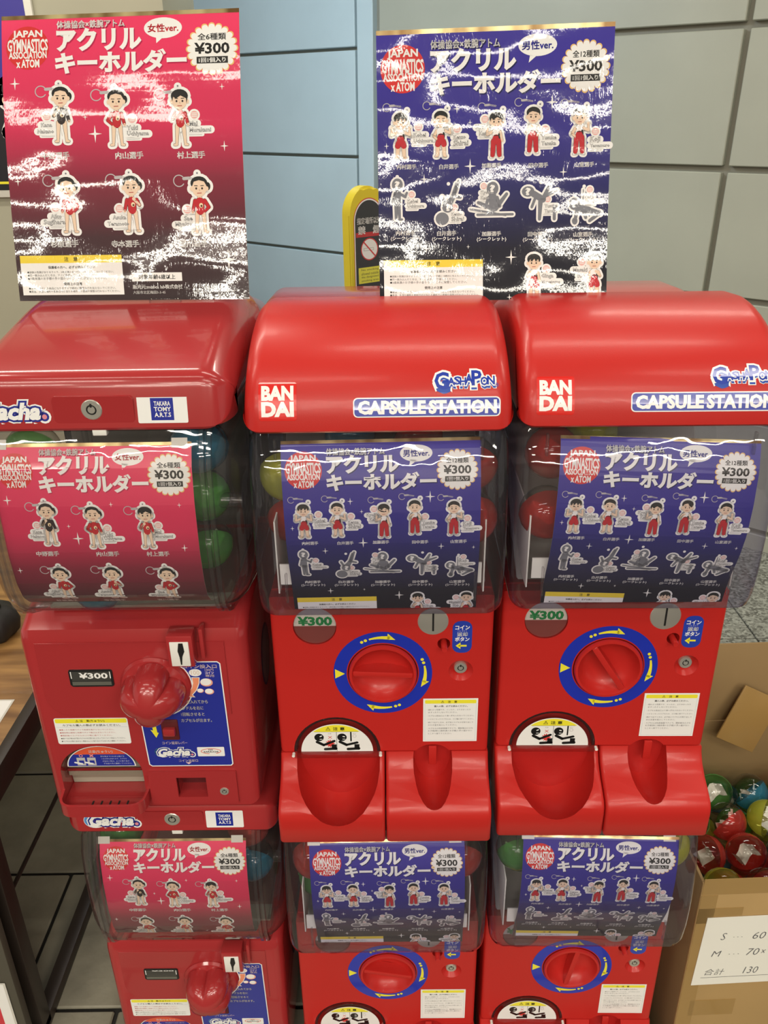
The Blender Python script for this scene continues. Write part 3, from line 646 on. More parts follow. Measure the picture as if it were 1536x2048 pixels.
def slip():
    bm = bmesh.new(); rg = random.Random(3); P = []
    for i in range(7):
        for j in range(4): P.append(bm.verts.new(((i - 3) * .007, (j - 1.5) * .009, .010 * math.sin(i * 1.3) + rg.uniform(-.003, .003))))
    for i in range(6):
        for j in range(3): bm.faces.new((P[i * 4 + j], P[(i + 1) * 4 + j], P[(i + 1) * 4 + j + 1], P[i * 4 + j + 1]))
    return bm
CLEARCAP = clear('clear_capsule_half', (0.93, 0.93, 0.91), (0.55, 0.55, 0.52), 0.05, 0.3)
PAPER = mat('folded_paper', (0.72, 0.70, 0.64), 0.6)
def capsule(loc, colour, label, group, rot=(0, 0, 0), rad=0.034):
    c = CAPC[colour]; m = clear('tinted_capsule_' + colour, tuple(.30 + .70 * q if q > .5 else .12 + .9 * q for q in c), tuple(q * .5 for q in c), 0.06, 0.35, 0.42, c)
    t = thing('toy_capsule', label, 'capsule', loc, 0, group); t.rotation_euler = rot
    obj('coloured_half', lambda: dome(rad, False), m, t, key=('ch', colour, rad)); obj('clear_half', lambda: dome(rad, True), CLEARCAP, t, key=('cl', rad)); obj('folded_slip', slip, PAPER, t, key='slip', smooth=False)
    return t

# ------------------------------------------------------------------ dome-lid capsule machine
ZT = 0.619
def lid_prof():
    P = [(.004, ZT), (0, ZT + .003)] + [(.165 * (1 - math.cos(math.radians(a))), ZT + .003 + .115 * math.sin(math.radians(a))) for a in range(8, 91, 6)]
    return P + [(.20, .7335), (.28, .716), (.345, .700), (.36, .685), (.36, ZT)]
TANK = [(.016, .6185), (.004, .597), (-.008, .565), (-.014, .525), (-.017, .48), (-.016, .435), (-.012, .402), (-.005, .384), (.008, .3755), (.06, .3755), (.28, .3755), (.30, .40), (.30, .6185)]
INS = [(.019, .610), (.008, .597), (-.003, .565), (-.008, .525), (-.008, .485), (-.002, .455), (.008, .424), (.014, .399), (.0175, .379)]
def ds(x0, y0, x1, y1): return x0, y0, x1, y1
def lock_parts(parent, x, y, z, rad, sunk=.006):
    l = obj('lock', lathe_y([(0, -.001), (rad * .35, -.001), (rad * .35, 0), (rad * .5, 0), (rad * .5, -.001), (rad * .92, -.001), (rad, 0), (rad, .012), (0, .012)], 28), STEEL, parent, loc=(x, y, z))
    obj('key_slot', lathe_y([(rad * .36, -.0004), (rad * .52, -.0004)], 24), BLACK, l, smooth=False)
    obj('key_notch', box(-rad * .09, rad * .09, -.0013, 0, rad * .25, rad * .62), BLACK, l)
    return l
def arrow_arc(A, cx, cz, R_, a0, a1):
    """curved arrow with two dots, running clockwise from a0 to a1 (degrees, in u-v space)"""
    n = 8; P = []; Q = []
    for i in range(n + 1):
        a = math.radians(a0 + (a1 - a0) * i / n); th = .0012 + .0016 * i / n
        P.append((cx + (R_ + th) * math.cos(a), cz - (R_ + th) * math.sin(a))); Q.append((cx + (R_ - th) * math.cos(a), cz - (R_ - th) * math.sin(a)))
    for i in range(n): A.poly([P[i], P[i + 1], Q[i + 1], Q[i]], YEL, 3)
    a = math.radians(a1); b = math.radians(a1 + (a1 - a0) * .28); c2 = math.radians(a1 - (a1 - a0) * .12)
    A.poly([(cx + (R_ + .0066) * math.cos(c2), cz - (R_ + .0066) * math.sin(c2)), (cx + (R_ - .001) * math.cos(b), cz - (R_ - .001) * math.sin(b)), (cx + (R_ - .0025) * math.cos(a), cz - (R_ - .0025) * math.sin(a)), (cx + (R_ - .0025) * math.cos(c2), cz - (R_ - .0025) * math.sin(c2))], YEL, 3)
    for k in (.18, .38):
        d = math.radians(a0 - (a1 - a0) * k); A.ell(cx + R_ * math.cos(d), cz - R_ * math.sin(d), .0022, .0022, YEL, 3, 12)
def warn_tri(A, x, y, s, m=(0.1, 0.08, 0.02)):
    A.poly([(x, y - s), (x + s, y + s * .8), (x - s, y + s * .8)], m, 4); A.poly([(x, y - s * .6), (x + s * .68, y + s * .62), (x - s * .68, y + s * .62)], YEL, 5); A.line(x, y - s * .25, x, y + s * .2, s * .1, m, 6); A.ell(x, y + s * .45, s * .1, s * .1, m, 6, 6)
def dome_machine(label, loc, rotz, knob, with_lid, group=None, front=True):
    t = thing('capsule_machine', label, 'capsule machine', loc, rotz, group)
    if with_lid:
        lid = obj('lid', lambda: loft(lid_prof(), .306, .020, 7, lambda z: 1 - .035 * max(0, z - ZT) / .117), RED, t, key='lid')
        if front:
            LP = lid_prof()[1:]
            f = on_profile(LP, 0, 0, 1.0)
            # s is measured up the lid, so v is given as -s
            g = lambda u, v, d: f(u, -v, d)
            A = Art('gloss'); RB = (0.68, 0.016, 0.012)
            A.rect(-.133, -.056, -.0905, -.0125, RB, 1, .003)
            for s_, y in (('BAN', -.0435), ('DAI', -.0255)): A.text(s_, -.1118, y, .034, .0145, WHT, 3, .055, 3)
            A.build('maker_sticker', g, lid, slices=.006)
            A = Art('gloss'); s_ = 'CAPSULE STATION'
            A.rect(-.0275, -.0372, .1365, -.0152, WHT, 1, .005); A.rect(-.0262, -.0359, .1352, -.0165, (0.02, 0.04, 0.36), 2, .004)
            A.text('CAPSULE', .0155, -.0262, .074, .0135, WHT, 4, .05, 2); A.text('STATION', .0945, -.0262, .074, .0135, WHT, 4, .05, 2)
            A.build('station_lettering', g, lid, slices=.006)
            A = Art('gloss'); x = .0640
            for k, (ch, ww, hh, up) in enumerate([('G', .015, .019, .001), ('A', .0075, .0085, 0), ('S', .0065, .009, .001), ('H', .0065, .0085, 0), ('A', .0075, .0105, .003), ('P', .010, .0165, .004), ('O', .0078, .0095, 0), ('N', .0078, .0095, .001)]):
                cx = x + ww / 2; cy = -.0545 - up
                A.text(ch, cx + .0005, cy + .0028, ww, hh, WHT, 1, .14, 2); A.text(ch, cx + .0005, cy + .0028, ww * .9, hh, (0.03, 0.08, 0.40), 2, .10, 2)
                A.text(ch, cx, cy, ww, hh, WHT, 3, .12, 2); A.text(ch, cx, cy, ww, hh, (0.02, 0.05, 0.38), 4, .03, 2); x += ww * .96
            A.ring(x + .0022, -.050, .0024, .0024, .0007, (0.03, 0.08, 0.40), 2, 14); A.text('R', x + .0022, -.050, .0018, None, (0.03, 0.08, 0.40), 3, .02)
            A.build('script_logo_sticker', g, lid, slices=.006)
    def tank():
        bm = loft(TANK, .302, .022, 7, caps=True)
        return bm
    tk = obj('tank', tank, CLEARV, t, key='tank')
    for sx in (-1, 1):
        obj('tank_rib', box(sx * .118 - .0015, sx * .118 + .0015, -.0005, .006, .585, .612, .001), CLEAR, tk); obj('tank_rib', box(sx * .114 - .0015, sx * .114 + .0015, -.0115, -.006, .405, .445, .001), CLEAR, tk)
    # parts seen through the tank
    obj('chute_panel', lambda: loft([(.055, .392), (.058, .392), (.20, .47), (.285, .60), (.28, .60), (.195, .475)], .27, .002, 1), GREYIN, t, key='chute')
    for sx in (-1, 1):
        obj('chute_cheek', box(sx * .128 - .001, sx * .128 + .001, .02, .27, .40, .50, .0005), WHITEP, t)
        obj('card_tab', box(sx * .112 - .012, sx * .112 + .012, .012, .014, .418, .446), WHITEP, t)
    obj('back_plate', lambda: box(-.148, .148, .302, .306, .376, .617), mat('dark_inner_plate', (0.16, 0.15, 0.13), 0.4, 0.3), t, key='backplate')
    # body
    def deeper(*objs):
        k = 1.0273; c = Vector((.0052, -.8804, .9334))
        for o in objs: o.location = c + (o.location - c) * k; o.scale = (k, k, k)
    def shell(): return loft([(.078, .010), (.078, .374), (.34, .374), (.34, .010)], .298, .006, 2)
    obj('body', shell, RED, t, key='shell')
    def panel():
        me = finish_mesh(loft([(.060, .1335), (.035, .1335), (.035, .3865), (.060, .3865)], .292, .007, 4), 'p')
        cut = [prism(ell(-.066, .132, .061, .061, 40), -.02, .10), prism(rrect(.041, .0955, .09, .1437, .024, 8), -.02, .10),
               lathe_y([(0, -.03), (.047, -.03), (.047, .08), (0, .08)], 48, 0, .266), lathe_y([(0, -.03), (.0285, -.03), (.0285, .039), (0, .039)], 40, -.088, .341),
               lathe_y([(0, -.03), (.0085, -.03), (.0085, .08), (0, .08)], 24, .081, .3125), lathe_y([(0, -.03), (.0165, -.03), (.0165, .0352), (.0100, .043), (0, .043)], 32, .1045, .269)]
        return bool_cut(me, cut)
    fp = obj('front_panel', panel, RED, t, key='panel')
    FL = [(.080, .1105), (.0590, .1105), (.0560, .1010), (.047, .0890), (.032, .0780), (.014, .0695), (.001, .0620), (-.0055, .0530), (-.0070, .042), (-.006, .004), (-.003, 0), (.080, 0)]
    def tray(x0, x1):
        me = finish_mesh(loft(FL, x1 - x0, .005, 3, cx=(x0 + x1) / 2), 'f')
        return bool_cut(me, [ellipsoid(-.0665, .045, .108, .0612, .085, .0940), ellipsoid(.0700, .047, .100, .0287, .076, .0560, 24)])
    obj('capsule_tray', lambda: tray(-.1505, .0006), RED, t, key='tray')
    obj('coin_tray', lambda: tray(.0022, .1505), RED, t, key='cointray')
    bb = obj('bowl_back', lambda: prism(ell(-.0655, .10, .066, .096, 32), .0485, .0495), REDIN, t, key='bowlback')
    cc = obj('coin_cup', lambda: prism(rrect(.036, .100, .05, .148, .02), .0475, .0485), REDIN, t, key='coincup')
    ct = obj('coin_tongue', lambda: box(.0625, .0735, .030, .034, .112, .1435, .001), RED, t, key='tongue')
    # pickup flap with its warning print
    def flap():
        bm = prism(ell(-.0660, .134, .0565, .0545, 32, 0, 180), .0335, .0350); return bm
    fl = obj('pickup_flap', flap, FLAP, t, key='flap')
    rim = obj('flap_rim', lambda: lathe_half(-.066, .132), DARKP, fl, key='flaprim')
    obj('hinge_bar', lambda: box(-.1255, -.0065, .026, .034, .1285, .1345, .0012), FLAP, fl, key='hinge')
    for sx in (-.127, -.005): obj('hinge_pin', lathe_y([(0, -.0), (.0022, -.0), (.0022, .006), (0, .006)], 10, sx, .1335, .025), WHITEP, fl)
    A = Art('gloss'); cx, cy, R_ = -.066, -.1335, .0505
    A.poly([(x, -z) for x, z in ell(-.066, .1345, R_, .0480, 40, 0, 180)], WHT, 1)
    A.poly([(x, -z) for x, z in ell(-.066, .1345, R_ - .0015, .0465, 40, 48, 132)], YEL, 2)
    A.text('注 意', -.0625, -.1745, .016, .0055, (0.03, 0.03, 0.02), 4, .03); warn_tri(A, -.0775, -.1745, .0034)
    for z in (-.169,): A.line(-.096, z, -.036, z, .00025, (0.2, 0.2, 0.2), 3)
    A.line(-.066, -.169, -.066, -.1355, .0003, (0.1, 0.1, 0.1), 3)
    K = (0.008, 0.008, 0.008)
    for ox, good in ((-.0905, False), (-.0585, True)):     # two pictograms: round-headed people reaching into the slot
        A.ell(ox, -.1595, .0066, .0066, K, 3, 24); A.line(ox + .0015, -.161, ox + .0035, -.1605 if good else -.162, .0008, WHT, 4); A.line(ox + .001, -.1562, ox + .004, -.1562, .0005, WHT, 4)
        A.line(ox - .003, -.1515, ox + .006, -.146, .0022, K, 3); A.line(ox + .006, -.146, ox + .021, -.150 if good else -.153, .0019, K, 3)
        A.line(ox + .008, -.1385, ox + .023, -.1395, .0022, K, 3); A.rect(ox + .017, -.147, ox + .024, -.137, K, 3)
        if good: A.line(ox + .0125, -.168, ox + .0125, -.153, .001, K, 3); A.ring(ox + .0175, -.1615, .0026, .0026, .0004, (0.4, 0.3, 0.3), 3, 16); A.text('よい', ox + .0175, -.166, .0045, None, (0.2, 0.2, 0.2), 3)
        else:
            for i in range(12): a = i * math.pi / 6; A.poly([(ox + .0155 + .0075 * math.cos(a), -.1485 + .0075 * math.sin(a)), (ox + .0155 + .004 * math.cos(a + .35), -.1485 + .004 * math.sin(a + .35)), (ox + .0155 + .004 * math.cos(a - .35), -.1485 + .004 * math.sin(a - .35))], (0.75, 0.06, 0.05), 2)
            A.ell(ox + .0155, -.1485, .0045, .0045, (0.75, 0.06, 0.05), 2)
            for sg in (-1, 1): A.line(ox + .013, -.1595 - sg * .002, ox + .0175, -.1595 + sg * .002, .0004, (0.7, 0.1, 0.08), 3)
            A.text('だめ', ox + .015, -.166, .0045, None, (0.2, 0.2, 0.2), 3)
    A.build('warning_print', lambda u, v, d: Vector((u, .0334 - d, -v)), fl)
    deeper(fp, fl, bb, cc, ct)
    # dial
    A = Art('gloss'); A.ring(0, -.266, .0662, .0662, .0175, (0.012, 0.03, 0.42), 1, 64)
    for a0, a1 in ((108, 80), (12, -16), (-78, -106)): arrow_arc(A, 0, -.266, .0570, a0, a1)
    A.poly([(-.0640, -.2735), (-.0640, -.2585), (-.0510, -.266)], YEL, 3)
    deeper(A.build('dial_sticker', lambda u, v, d: Vector((u, .0348 - d, -v)), t))
    kb = obj('turning_knob', lambda: lathe_y([(.0460, .02), (.0460, -.003), (.0445, -.0055), (.0415, -.0055), (.0395, -.002), (.036, .006), (.028, .012), (.015, .0155), (0, .0165)], 56), REDIN if False else RED, t, key='knob', loc=(0, .035, .266), rot=(0, math.radians(knob), 0))
    obj('knob_bar', lambda: loft([(.0155, -.0046), (-.0035, -.0038), (-.0045, 0), (-.0035, .0038), (.0155, .0046)], .081, .002, 3), RED, kb, key='knobbar')
    obj('knob_collar', lambda: lathe_y([(.0472, .004), (.0472, -.0012), (.0462, -.0012), (.0462, .004)], 56), clear('clear_collar', (0.8, 0.75, 0.7), (0.6, 0.5, 0.45)), kb, key='collar')
    # price window, coin slot, return button, lock
    pw = obj('price_window', lambda: lathe_y([(0, -.0006), (.0272, -.0006), (.0282, .0006), (0, .0006)], 40), FLAP, t, key='pw', loc=(-.088, .0355, .341))
    A = Art('gloss'); A.poly([(x, -z) for x, z in ell(0, 0, .0278, .0278, 36)], (0.30, 0.08, 0.075), 0); A.poly([(x, -z) for x, z in ell(0, 0, .0278, .0278, 30, 8, 172)], WHT, 1); A.rect(-.0277, -.0045, .0277, .001, WHT, 1)
    A.text('¥300', .0005, -.0065, .043, .0125, (0.03, 0.30, 0.10), 3, .045); A.build('price_card', lambda u, v, d: Vector((u, .0026 - d, -v)), pw)
    cs = obj('coin_slot', lambda: lathe_y([(0, -.0018), (.016, -.0018), (.0195, -.001), (.021, .001), (.021, .004), (0, .004)], 40), STEEL, t, key='coinslot', loc=(.0665, .035, .347))
    obj('slot_opening', lambda: box(-.0012, .0012, -.0022, 0, -.0135, .0135), BLACK, cs, key='slotop', smooth=False)
    deeper(kb, pw, cs)
    rb = obj('return_button', lambda: lathe_y([(0, -.012), (.0035, -.0125), (.0042, -.011), (.0042, .02), (0, .02)], 20), RED, t, key='rb', loc=(.0812, .035, .3110))
    deeper(rb, lock_parts(t, .1045, .0395, .2705, .0088))
    A = Art('gloss'); A.rect(.0920, -.3475, .1178, -.298, (0.02, 0.05, 0.40), 1, .0105)
    for s_, z, ww in (('コイン', -.3375, .0185), ('返却', -.3270, .0135), ('ボタン', -.3195, .0185)): A.text(s_, .1050, z, ww, .0062, WHT, 3, .035)
    A.text('へん きゃく', .1045, -.3322, .0125, .0015, WHT, 3); A.rect(.1005, -.3105, .1110, -.3078, YEL, 3); A.poly([(.0965, -.3092), (.1030, -.3145), (.1030, -.3040)], YEL, 3)
    deeper(A.build('return_sticker', lambda u, v, d: Vector((u, .0348 - d, -v)), t))
    A = Art('gloss'); A.rect(.0545, -.2235, .1295, -.1495, WHT, 1); A.ring(.092, -.1865, .0350, .0345, .0003, (0.5, 0.65, 0.75), 2, 4) if False else None
    A.rect(.0570, -.2210, .1270, -.2150, YEL, 2, .0015)
    for s_, a, b in (('l', .0570, .1270),): A.line(a, -.215, a, -.152, .00015, (0.45, 0.6, 0.7), 2); A.line(b, -.215, b, -.152, .00015, (0.45, 0.6, 0.7), 2); A.line(a, -.1517, b, -.1517, .00015, (0.45, 0.6, 0.7), 2)
    warn_tri(A, .0810, -.2180, .0022); A.text('注　意', .0945, -.2180, .0125, .0036, (0.2, 0.15, 0.02), 4, .03)
    for s_, z, ww, x in (('購入の際、必ずお読みください。', -.2105, .046, .0925), ('・揺れると危険です。のったり、よりかかったり', -.2045, .060, .0895), ('ゆすったりしないでください。', -.2000, .040, .0815), ('・カプセル取出口より奥へ手を入れないでください。', -.1942, .065, .0922), ('・いらなくなったカプセルは、ゴミ箱に捨ててください。', -.1885, .065, .0922),
                        ('・続けて出すときは、必ず前のカプセルを取り出して', -.1828, .064, .0917), ('からお金を投入してください。', -.1783, .040, .0815), ('・カプセルは包装容器ですので、開封後は小さな', -.1725, .064, .0917), ('お子様(特に3歳未満のお子様)の手の届かない', -.1680, .061, .0920), ('ところへ捨ててください。', -.1635, .033, .0780)):
        A.text(s_, x, z, ww, None, (0.12, 0.12, 0.13), 3, .0 if x != .0925 else .02, 1)
    deeper(A.build('caution_sticker', lambda u, v, d: Vector((u, .0348 - d, -v)), t))
    return t
def lathe_half(cx, cz):
    bm = bmesh.new(); n = 32; prev = None
    for i in range(n + 1):
        a = math.pi * i / n; ring = []
        for rr, y in ((.0605, .036), (.0605, .0495), (.0565, .0495), (.0565, .0365)): ring.append(bm.verts.new((cx + rr * math.cos(a), y, cz + rr * math.sin(a))))
        if prev:
            for k in range(4): bm.faces.new((prev[k], prev[(k + 1) % 4], ring[(k + 1) % 4], ring[k]))
        prev = ring
    return bm

# ------------------------------------------------------------------ rose-red capsule machine with a flat-faced lid
RT = [(.004, .585), (-.014, .545), (-.021, .50), (-.023, .44), (-.020, .395), (-.012, .366), (.004, .349), (.030, .336), (.075, .3235), (.12, .3225), (.27, .3225), (.30, .34), (.30, .585)]
RI = [(.009, .580), (-.008, .545), (-.015, .50), (-.017, .44), (-.013, .399), (-.005, .374), (.010, .358), (.036, .344), (.078, .331), (.12, .328), (.2, .327)]
def gacha(A, cx, cy, w_, tail=True):
    k = w_ / 1.0
    A.ring(cx - .34 * k, cy - .0 * k, .20 * k, .17 * k, .07 * k, (0.80, 0.84, 0.88), 1, 28); A.ring(cx - .34 * k, cy, .19 * k, .16 * k, .05 * k, (0.10, 0.28, 0.62), 2, 28, 40, 330)
    for off, m, L_ in ((.19, WHT, 3), (.13, (0.02, 0.03, 0.26), 4), (.045, WHT, 6)):
        A.text('Gacha', cx - .02 * k, cy, .80 * k, .22 * k, m, L_, off, 2, .25)
        A.ell(cx + .45 * k, cy + .08 * k, (.035 + (.06 if L_ == 3 else .03 if L_ == 4 else 0)) * k, (.035 + (.06 if L_ == 3 else .03 if L_ == 4 else 0)) * k, m if L_ < 6 else (0.7, 0.25, 0.3), L_, 12)
def maker_plate(A, cx, cy, w_, h_):
    A.rect(cx - w_ / 2, cy - h_ / 2, cx + w_ / 2, cy + h_ / 2, WHT, 1, h_ * .06); q = h_ * .40
    A.rect(cx - q * 1.05, cy - q, cx + q * 1.0, cy + q, (0.012, 0.025, 0.30), 2)
    for s_, z, ww in (('TAKARA', -.5, 1.45), ('TOMY', .0, 1.5), ('A.R.T.S', .5, 1.45)): A.text(s_, cx, cy + z * q, ww * q, .38 * q, WHT, 4, .025, 2)
def flat_machine(label, loc, rotz, top, knob=0, group=None, front=True, price=True):
    t = thing('capsule_machine', label, 'capsule machine', loc, rotz, group)
    if top: LPR = [(.002, .587), (0, .590), (.006, .634), (.009, .643), (.013, .648), (.022, .652), (.20, .689), (.24, .694), (.30, .694), (.32, .685), (.33, .66), (.33, .587)]
    else: LPR = [(.002, .587), (0, .590), (.003, .628), (.006, .633), (.012, .6345), (.33, .6345), (.335, .63), (.335, .587)]
    lid = obj('lid', lambda: loft(LPR, .316, .034 if top else .02, 8, (lambda z: 1 - .10 * max(0, z - .63) / .07) if top else None), ROSE, t, key=('rlid', top))
    # big-radius front corners come from the rounded ends; a flush lock plate and stickers on the face
    ly = .0035 if top else .002
    pl = obj('lock_plate', lambda: prism(rrect(-.042, .048, .595, .6265, .004), .0008, .006, .0008), ROSE, t, key='lockplate')
    lock_parts(pl, .001, .0008, .6113, .0118)
    A = Art('gloss'); gacha(A, -.089, -.6100, .080); A.build('script_logo_sticker', lambda u, v, d: Vector((u, .0002 + max(0, (-v - .59) * (.15 if top else .075)) - .0006 - d, -v)), lid)
    A = Art('gloss'); maker_plate(A, .0795, -.6105, .056, .031); A.build('maker_sticker', lambda u, v, d: Vector((u, .0002 + max(0, (-v - .59) * (.15 if top else .075)) - .0006 - d, -v)), lid)
    obj('lid_catch', box(-.003, .013, .002, .012, .580, .588, .001), WHITEP, t)
    # tank with two moulded flanges
    tk = obj('tank', lambda: loft(RT, .312, .045, 9), CLEAR, t, key='rtank')
    def fl(cx):
        P = inset2(RT, -.003); Q = inset2(RT, .003); bm = bmesh.new(); n = len(RT)
        a = [[bm.verts.new((cx + x, y, min(z, .586))) for y, z in pr] for x, pr in ((-.003, Q), (-.0025, P), (.0025, P), (.003, Q))]
        for g, h in zip(a, a[1:]):
            for i in range(n): bm.faces.new((g[i], g[(i + 1) % n], h[(i + 1) % n], h[i]))
        return bm
    for s_ in (-.120, -.128, .120, .128): obj('tank_flange', lambda: fl(s_), CLEAR, tk, key=('rfl', s_))
    obj('axle_stub', lambda: xcyl(.118, .150, .055, .475, .0095), CLEAR, tk, key='axle')
    obj('back_plate', lambda: box(-.148, .148, .302, .306, .31, .585), mat('dark_inner_plate', (0.16, 0.15, 0.13), 0.4, 0.3), t, key='rbackplate')
    obj('tank_floor', lambda: box(-.12, .12, .06, .29, .318, .322), OLIVE, t, key='tfloor')
    # body
    BP = [(.030, 0), (.030, .284), (.036, .300), (.064, .314), (.090, .322), (.33, .322), (.33, 0)]
    def body():
        me = finish_mesh(loft(BP, .302, .018, 6, cx=-.010), 'b')
        arch = ell(-.083, .062, .0585, .0485, 20, 0, 180) + [(-.1415, .016), (-.0245, .016)]
        return bool_cut(me, [prism(arch, -.05, .10), prism([(.0225, .0185), (.065, .0185), (.065, .0545), (.0225, .0545)], -.05, .06), prism([(.0140, .1240), (.0350, .1240), (.0350, .1560), (.0140, .1560)], -.05, .042)])
    obj('body', body, ROSE, t, key='rbody')
    obj('side_emblem', lambda: xdisc(.1412, .165, .17, .05), mat('navy_disc', (0.03, 0.03, 0.09), 0.3), t, key='emb')
    obj('side_emblem_ring', lambda: xdisc(.1416, .165, .17, .045), mat('grey_disc', (0.12, 0.10, 0.11), 0.3), t, key='emb2')
    # door panel and drawer standing slightly proud
    dp = [(-.138, .284), (-.138, .205)] + [(-.106 + -.032 * math.cos(math.radians(a)), .197 - .032 * math.sin(math.radians(a))) for a in range(0, 91, 15)] + [(.1125, .165), (.1125, .284)]
    obj('coin_door', lambda: prism(dp[::-1], .0285, .0320, .0008), ROSE, t, key='cdoor')
    def drawer():
        me = finish_mesh(prism(rrect(-.017, .1085, .006, .0655, .002), .0265, .036, .001), 'd'); return bool_cut(me, [prism([(.0225, .0185), (.065, .0185), (.065, .0545), (.0225, .0545)], -.05, .08)])
    dr = obj('cash_drawer', drawer, ROSE, t, key='drawer'); lock_parts(dr, .0895, .0262, .0290, .0066)
    obj('red_strip', lambda: box(-.1405, -.0255, .0485, .0515, .0490, .0530, .0005), ROSE, t, key='rstrip')
    obj('drawer_pocket', lambda: prism([(.021, .017), (.0665, .017), (.0665, .056), (.021, .056)], .056, .057), mat('shaded_rose', (0.10, 0.008, 0.010), 0.5), t, key='pocket')  # rose plastic darkened in colour for the shade in the pocket
    # dispenser: window, clear flap with print, slotted tray
    obj('dispenser_back', lambda: loft([(.060, .018), (.064, .018), (.064, .112), (.060, .112), (.058, .060), (.050, .045), (.050, .040), (.058, .036)], .116, .001, 1, cx=-.083), OLIVE, t, key='dback')
    ff = obj('pickup_flap', lambda: prism(ell(-.083, .062, .0560, .0465, 24, 0, 180) + [(-.139, .05), (-.027, .05)], .0345, .0360), FLAP, t, key='rflap')
    A = Art('gloss'); P = [(x, -z) for x, z in ell(-.083, .0705, .049, .0365, 30, 0, 180)]; A.poly(P, WHT, 1); A.poly([(-.083 + (x + .083) * .965, -.0712 + (z + .0705) * .95) for x, z in P], (0.02, 0.03, 0.30), 2)
    Q = [(x, -z) for x, z in ell(-.083, .0705, .0475, .0352, 30, 38, 142)]; A.poly(Q, (0.72, 0.10, 0.04), 3); A.text('注意(ちゅうい)', -.081, -.0970, .034, .0055, WHT, 5, .02)
    for ox, c in ((-.113, '○'), (-.098, '×')): A.text(c, ox + .003, -.0900, .005, .0045, (0.8, 0.3, 0.3), 5, .03); A.rect(ox - .004, -.0865, ox + .008, -.0725, (0.5, 0.5, 0.5), 4); A.rect(ox - .001, -.0815, ox + .006, -.0755, (0.02, 0.03, 0.30), 5); A.line(ox - .007, -.078, ox + .003, -.0755, .0013, WHT, 6)
    for i, s_ in enumerate(('手を奥まで入れると抜けな', 'くなる恐れがあります。カプセル', 'が出ない時は、ムリに取り出さ', 'ずお店の人に連絡してください。')): A.text(s_, -.0655 + .002 * i, -.0885 + .0043 * i, .034 + .002 * i, None, (0.6, 0.62, 0.7), 5, 0, 1)
    A.build('warning_print', lambda u, v, d: Vector((u, .0343 - d, -v)), ff)
    def trayb():
        bm = bmesh.new(); out = [(-.1455, .034)] + [(-.123 - .020 * math.cos(math.radians(a)), .016 - .020 * math.sin(math.radians(a))) for a in range(0, 91, 15)] + [(-.040 + .020 * math.sin(math.radians(a)), .016 - .020 * math.cos(math.radians(a))) for a in range(0, 91, 15)] + [(-.0185, .034)]
        inn = inset2(out, .0035); inn[0] = (inn[0][0], .034); inn[-1] = (inn[-1][0], .034); n = len(out)
        def ring(P, z): return [bm.verts.new((x, y, z)) for x, y in P]
        ot, ob, it, ib = ring(out, .032), ring(out, .012), ring(inn, .032), ring(inn, .017)
        for i in range(n - 1):
            bm.faces.new((ot[i], ot[i + 1], ob[i + 1], ob[i])); bm.faces.new((ot[i], it[i], it[i + 1], ot[i + 1])); bm.faces.new((it[i], ib[i], ib[i + 1], it[i + 1]))
        bm.faces.new(ob); bm.faces.new(ib[::-1])
        return bm
    tr = obj('pickup_tray', trayb, ROSE, t, key='rtray')
    for i in range(5): obj('drain_slot', box(-.1005 + .0125 * i, -.0980 + .0125 * i, .006, .022, .0171, .0174), BLACK, tr)
    obj('tray_back', lambda: prism([(-.1410, .012), (-.0250, .012), (-.0250, .0175), (-.1410, .0175)], .030, .060), ROSE, t, key='tback')
    # knob, coin chute, lever, price window
    kb = obj('turning_knob', lambda: lathe_y([(.047, .004), (.047, -.004), (.044, -.008), (.040, -.008), (.036, -.0095), (.0355, -.018), (.035, -.028), (.0335, -.036), (.031, -.043), (.027, -.049), (.021, -.054), (.013, -.0575), (.006, -.059), (0, -.0595)], 96, lobes=lambda a, r_, y: ((.34 * abs(math.cos(2 * a)) ** .7 - .16) * min(1, max(0, (r_ - .012) / .017)) if y < -.009 else 0)), ROSE, t, key='rknob', loc=(.014, .030, .214), rot=(0, math.radians(knob), 0))
    ch = obj('coin_chute', lambda: box(.0425, .0765, .008, .034, .2580, .3060, .002), ROSE, t, key='chute2')
    obj('chute_ridge', lambda: box(.082, .088, .020, .040, .262, .308, .002), ROSE, ch, key='ridge')
    pt = obj('coin_plate', lambda: box(.0470, .0715, .0062, .010, .2610, .2975, .0008), WHITEP, ch, key='cplate')
    obj('coin_opening', lambda: prism([(.0590, .2965), (.0645, .2965), (.0655, .284), (.0620, .276), (.0605, .264), (.0590, .264), (.0585, .276), (.0570, .285)], .0055, .0066), BLACK, pt, key='copen')
    lv = obj('return_lever_recess', lambda: box(.0125, .0365, .0262, .0300, .1225, .1575, .002), mat('shaded_rose', (0.10, 0.008, 0.010), 0.5), t, key='lvr'); obj('return_lever', lambda: box(.0160, .0330, .0190, .0270, .134, .147, .0025), ROSE, lv, key='lv')  # shallow block stands for the recess, its shade put into the rose colour
    pw = obj('price_window', lambda: prism(rrect(-.0995, -.0410, .2150, .2420, .003), .0268, .0300, .0008), BLACK, t, key='rpw')
    A = Art('gloss'); A.rect(-.0965, -.2395, -.0440, -.2245, (0.05, 0.05, 0.045), 1); A.rect(-.0965, -.2235, -.0440, -.2175, (0.12, 0.12, 0.10), 1); A.line(-.0965, -.2390, -.0965, -.2290, .0006, WHT, 2); A.line(-.0442, -.2390, -.0442, -.2290, .0006, WHT, 2)
    if price: A.text('¥300', -.0665, -.2330, .037, .0088, WHT, 3, .03)
    else: A.text('¥300', -.0665, -.2385, .037, .0022, WHT, 3, .03)
    A.build('price_card', lambda u, v, d: Vector((u, .0266 - d, -v)), pw)
    A = Art('gloss')
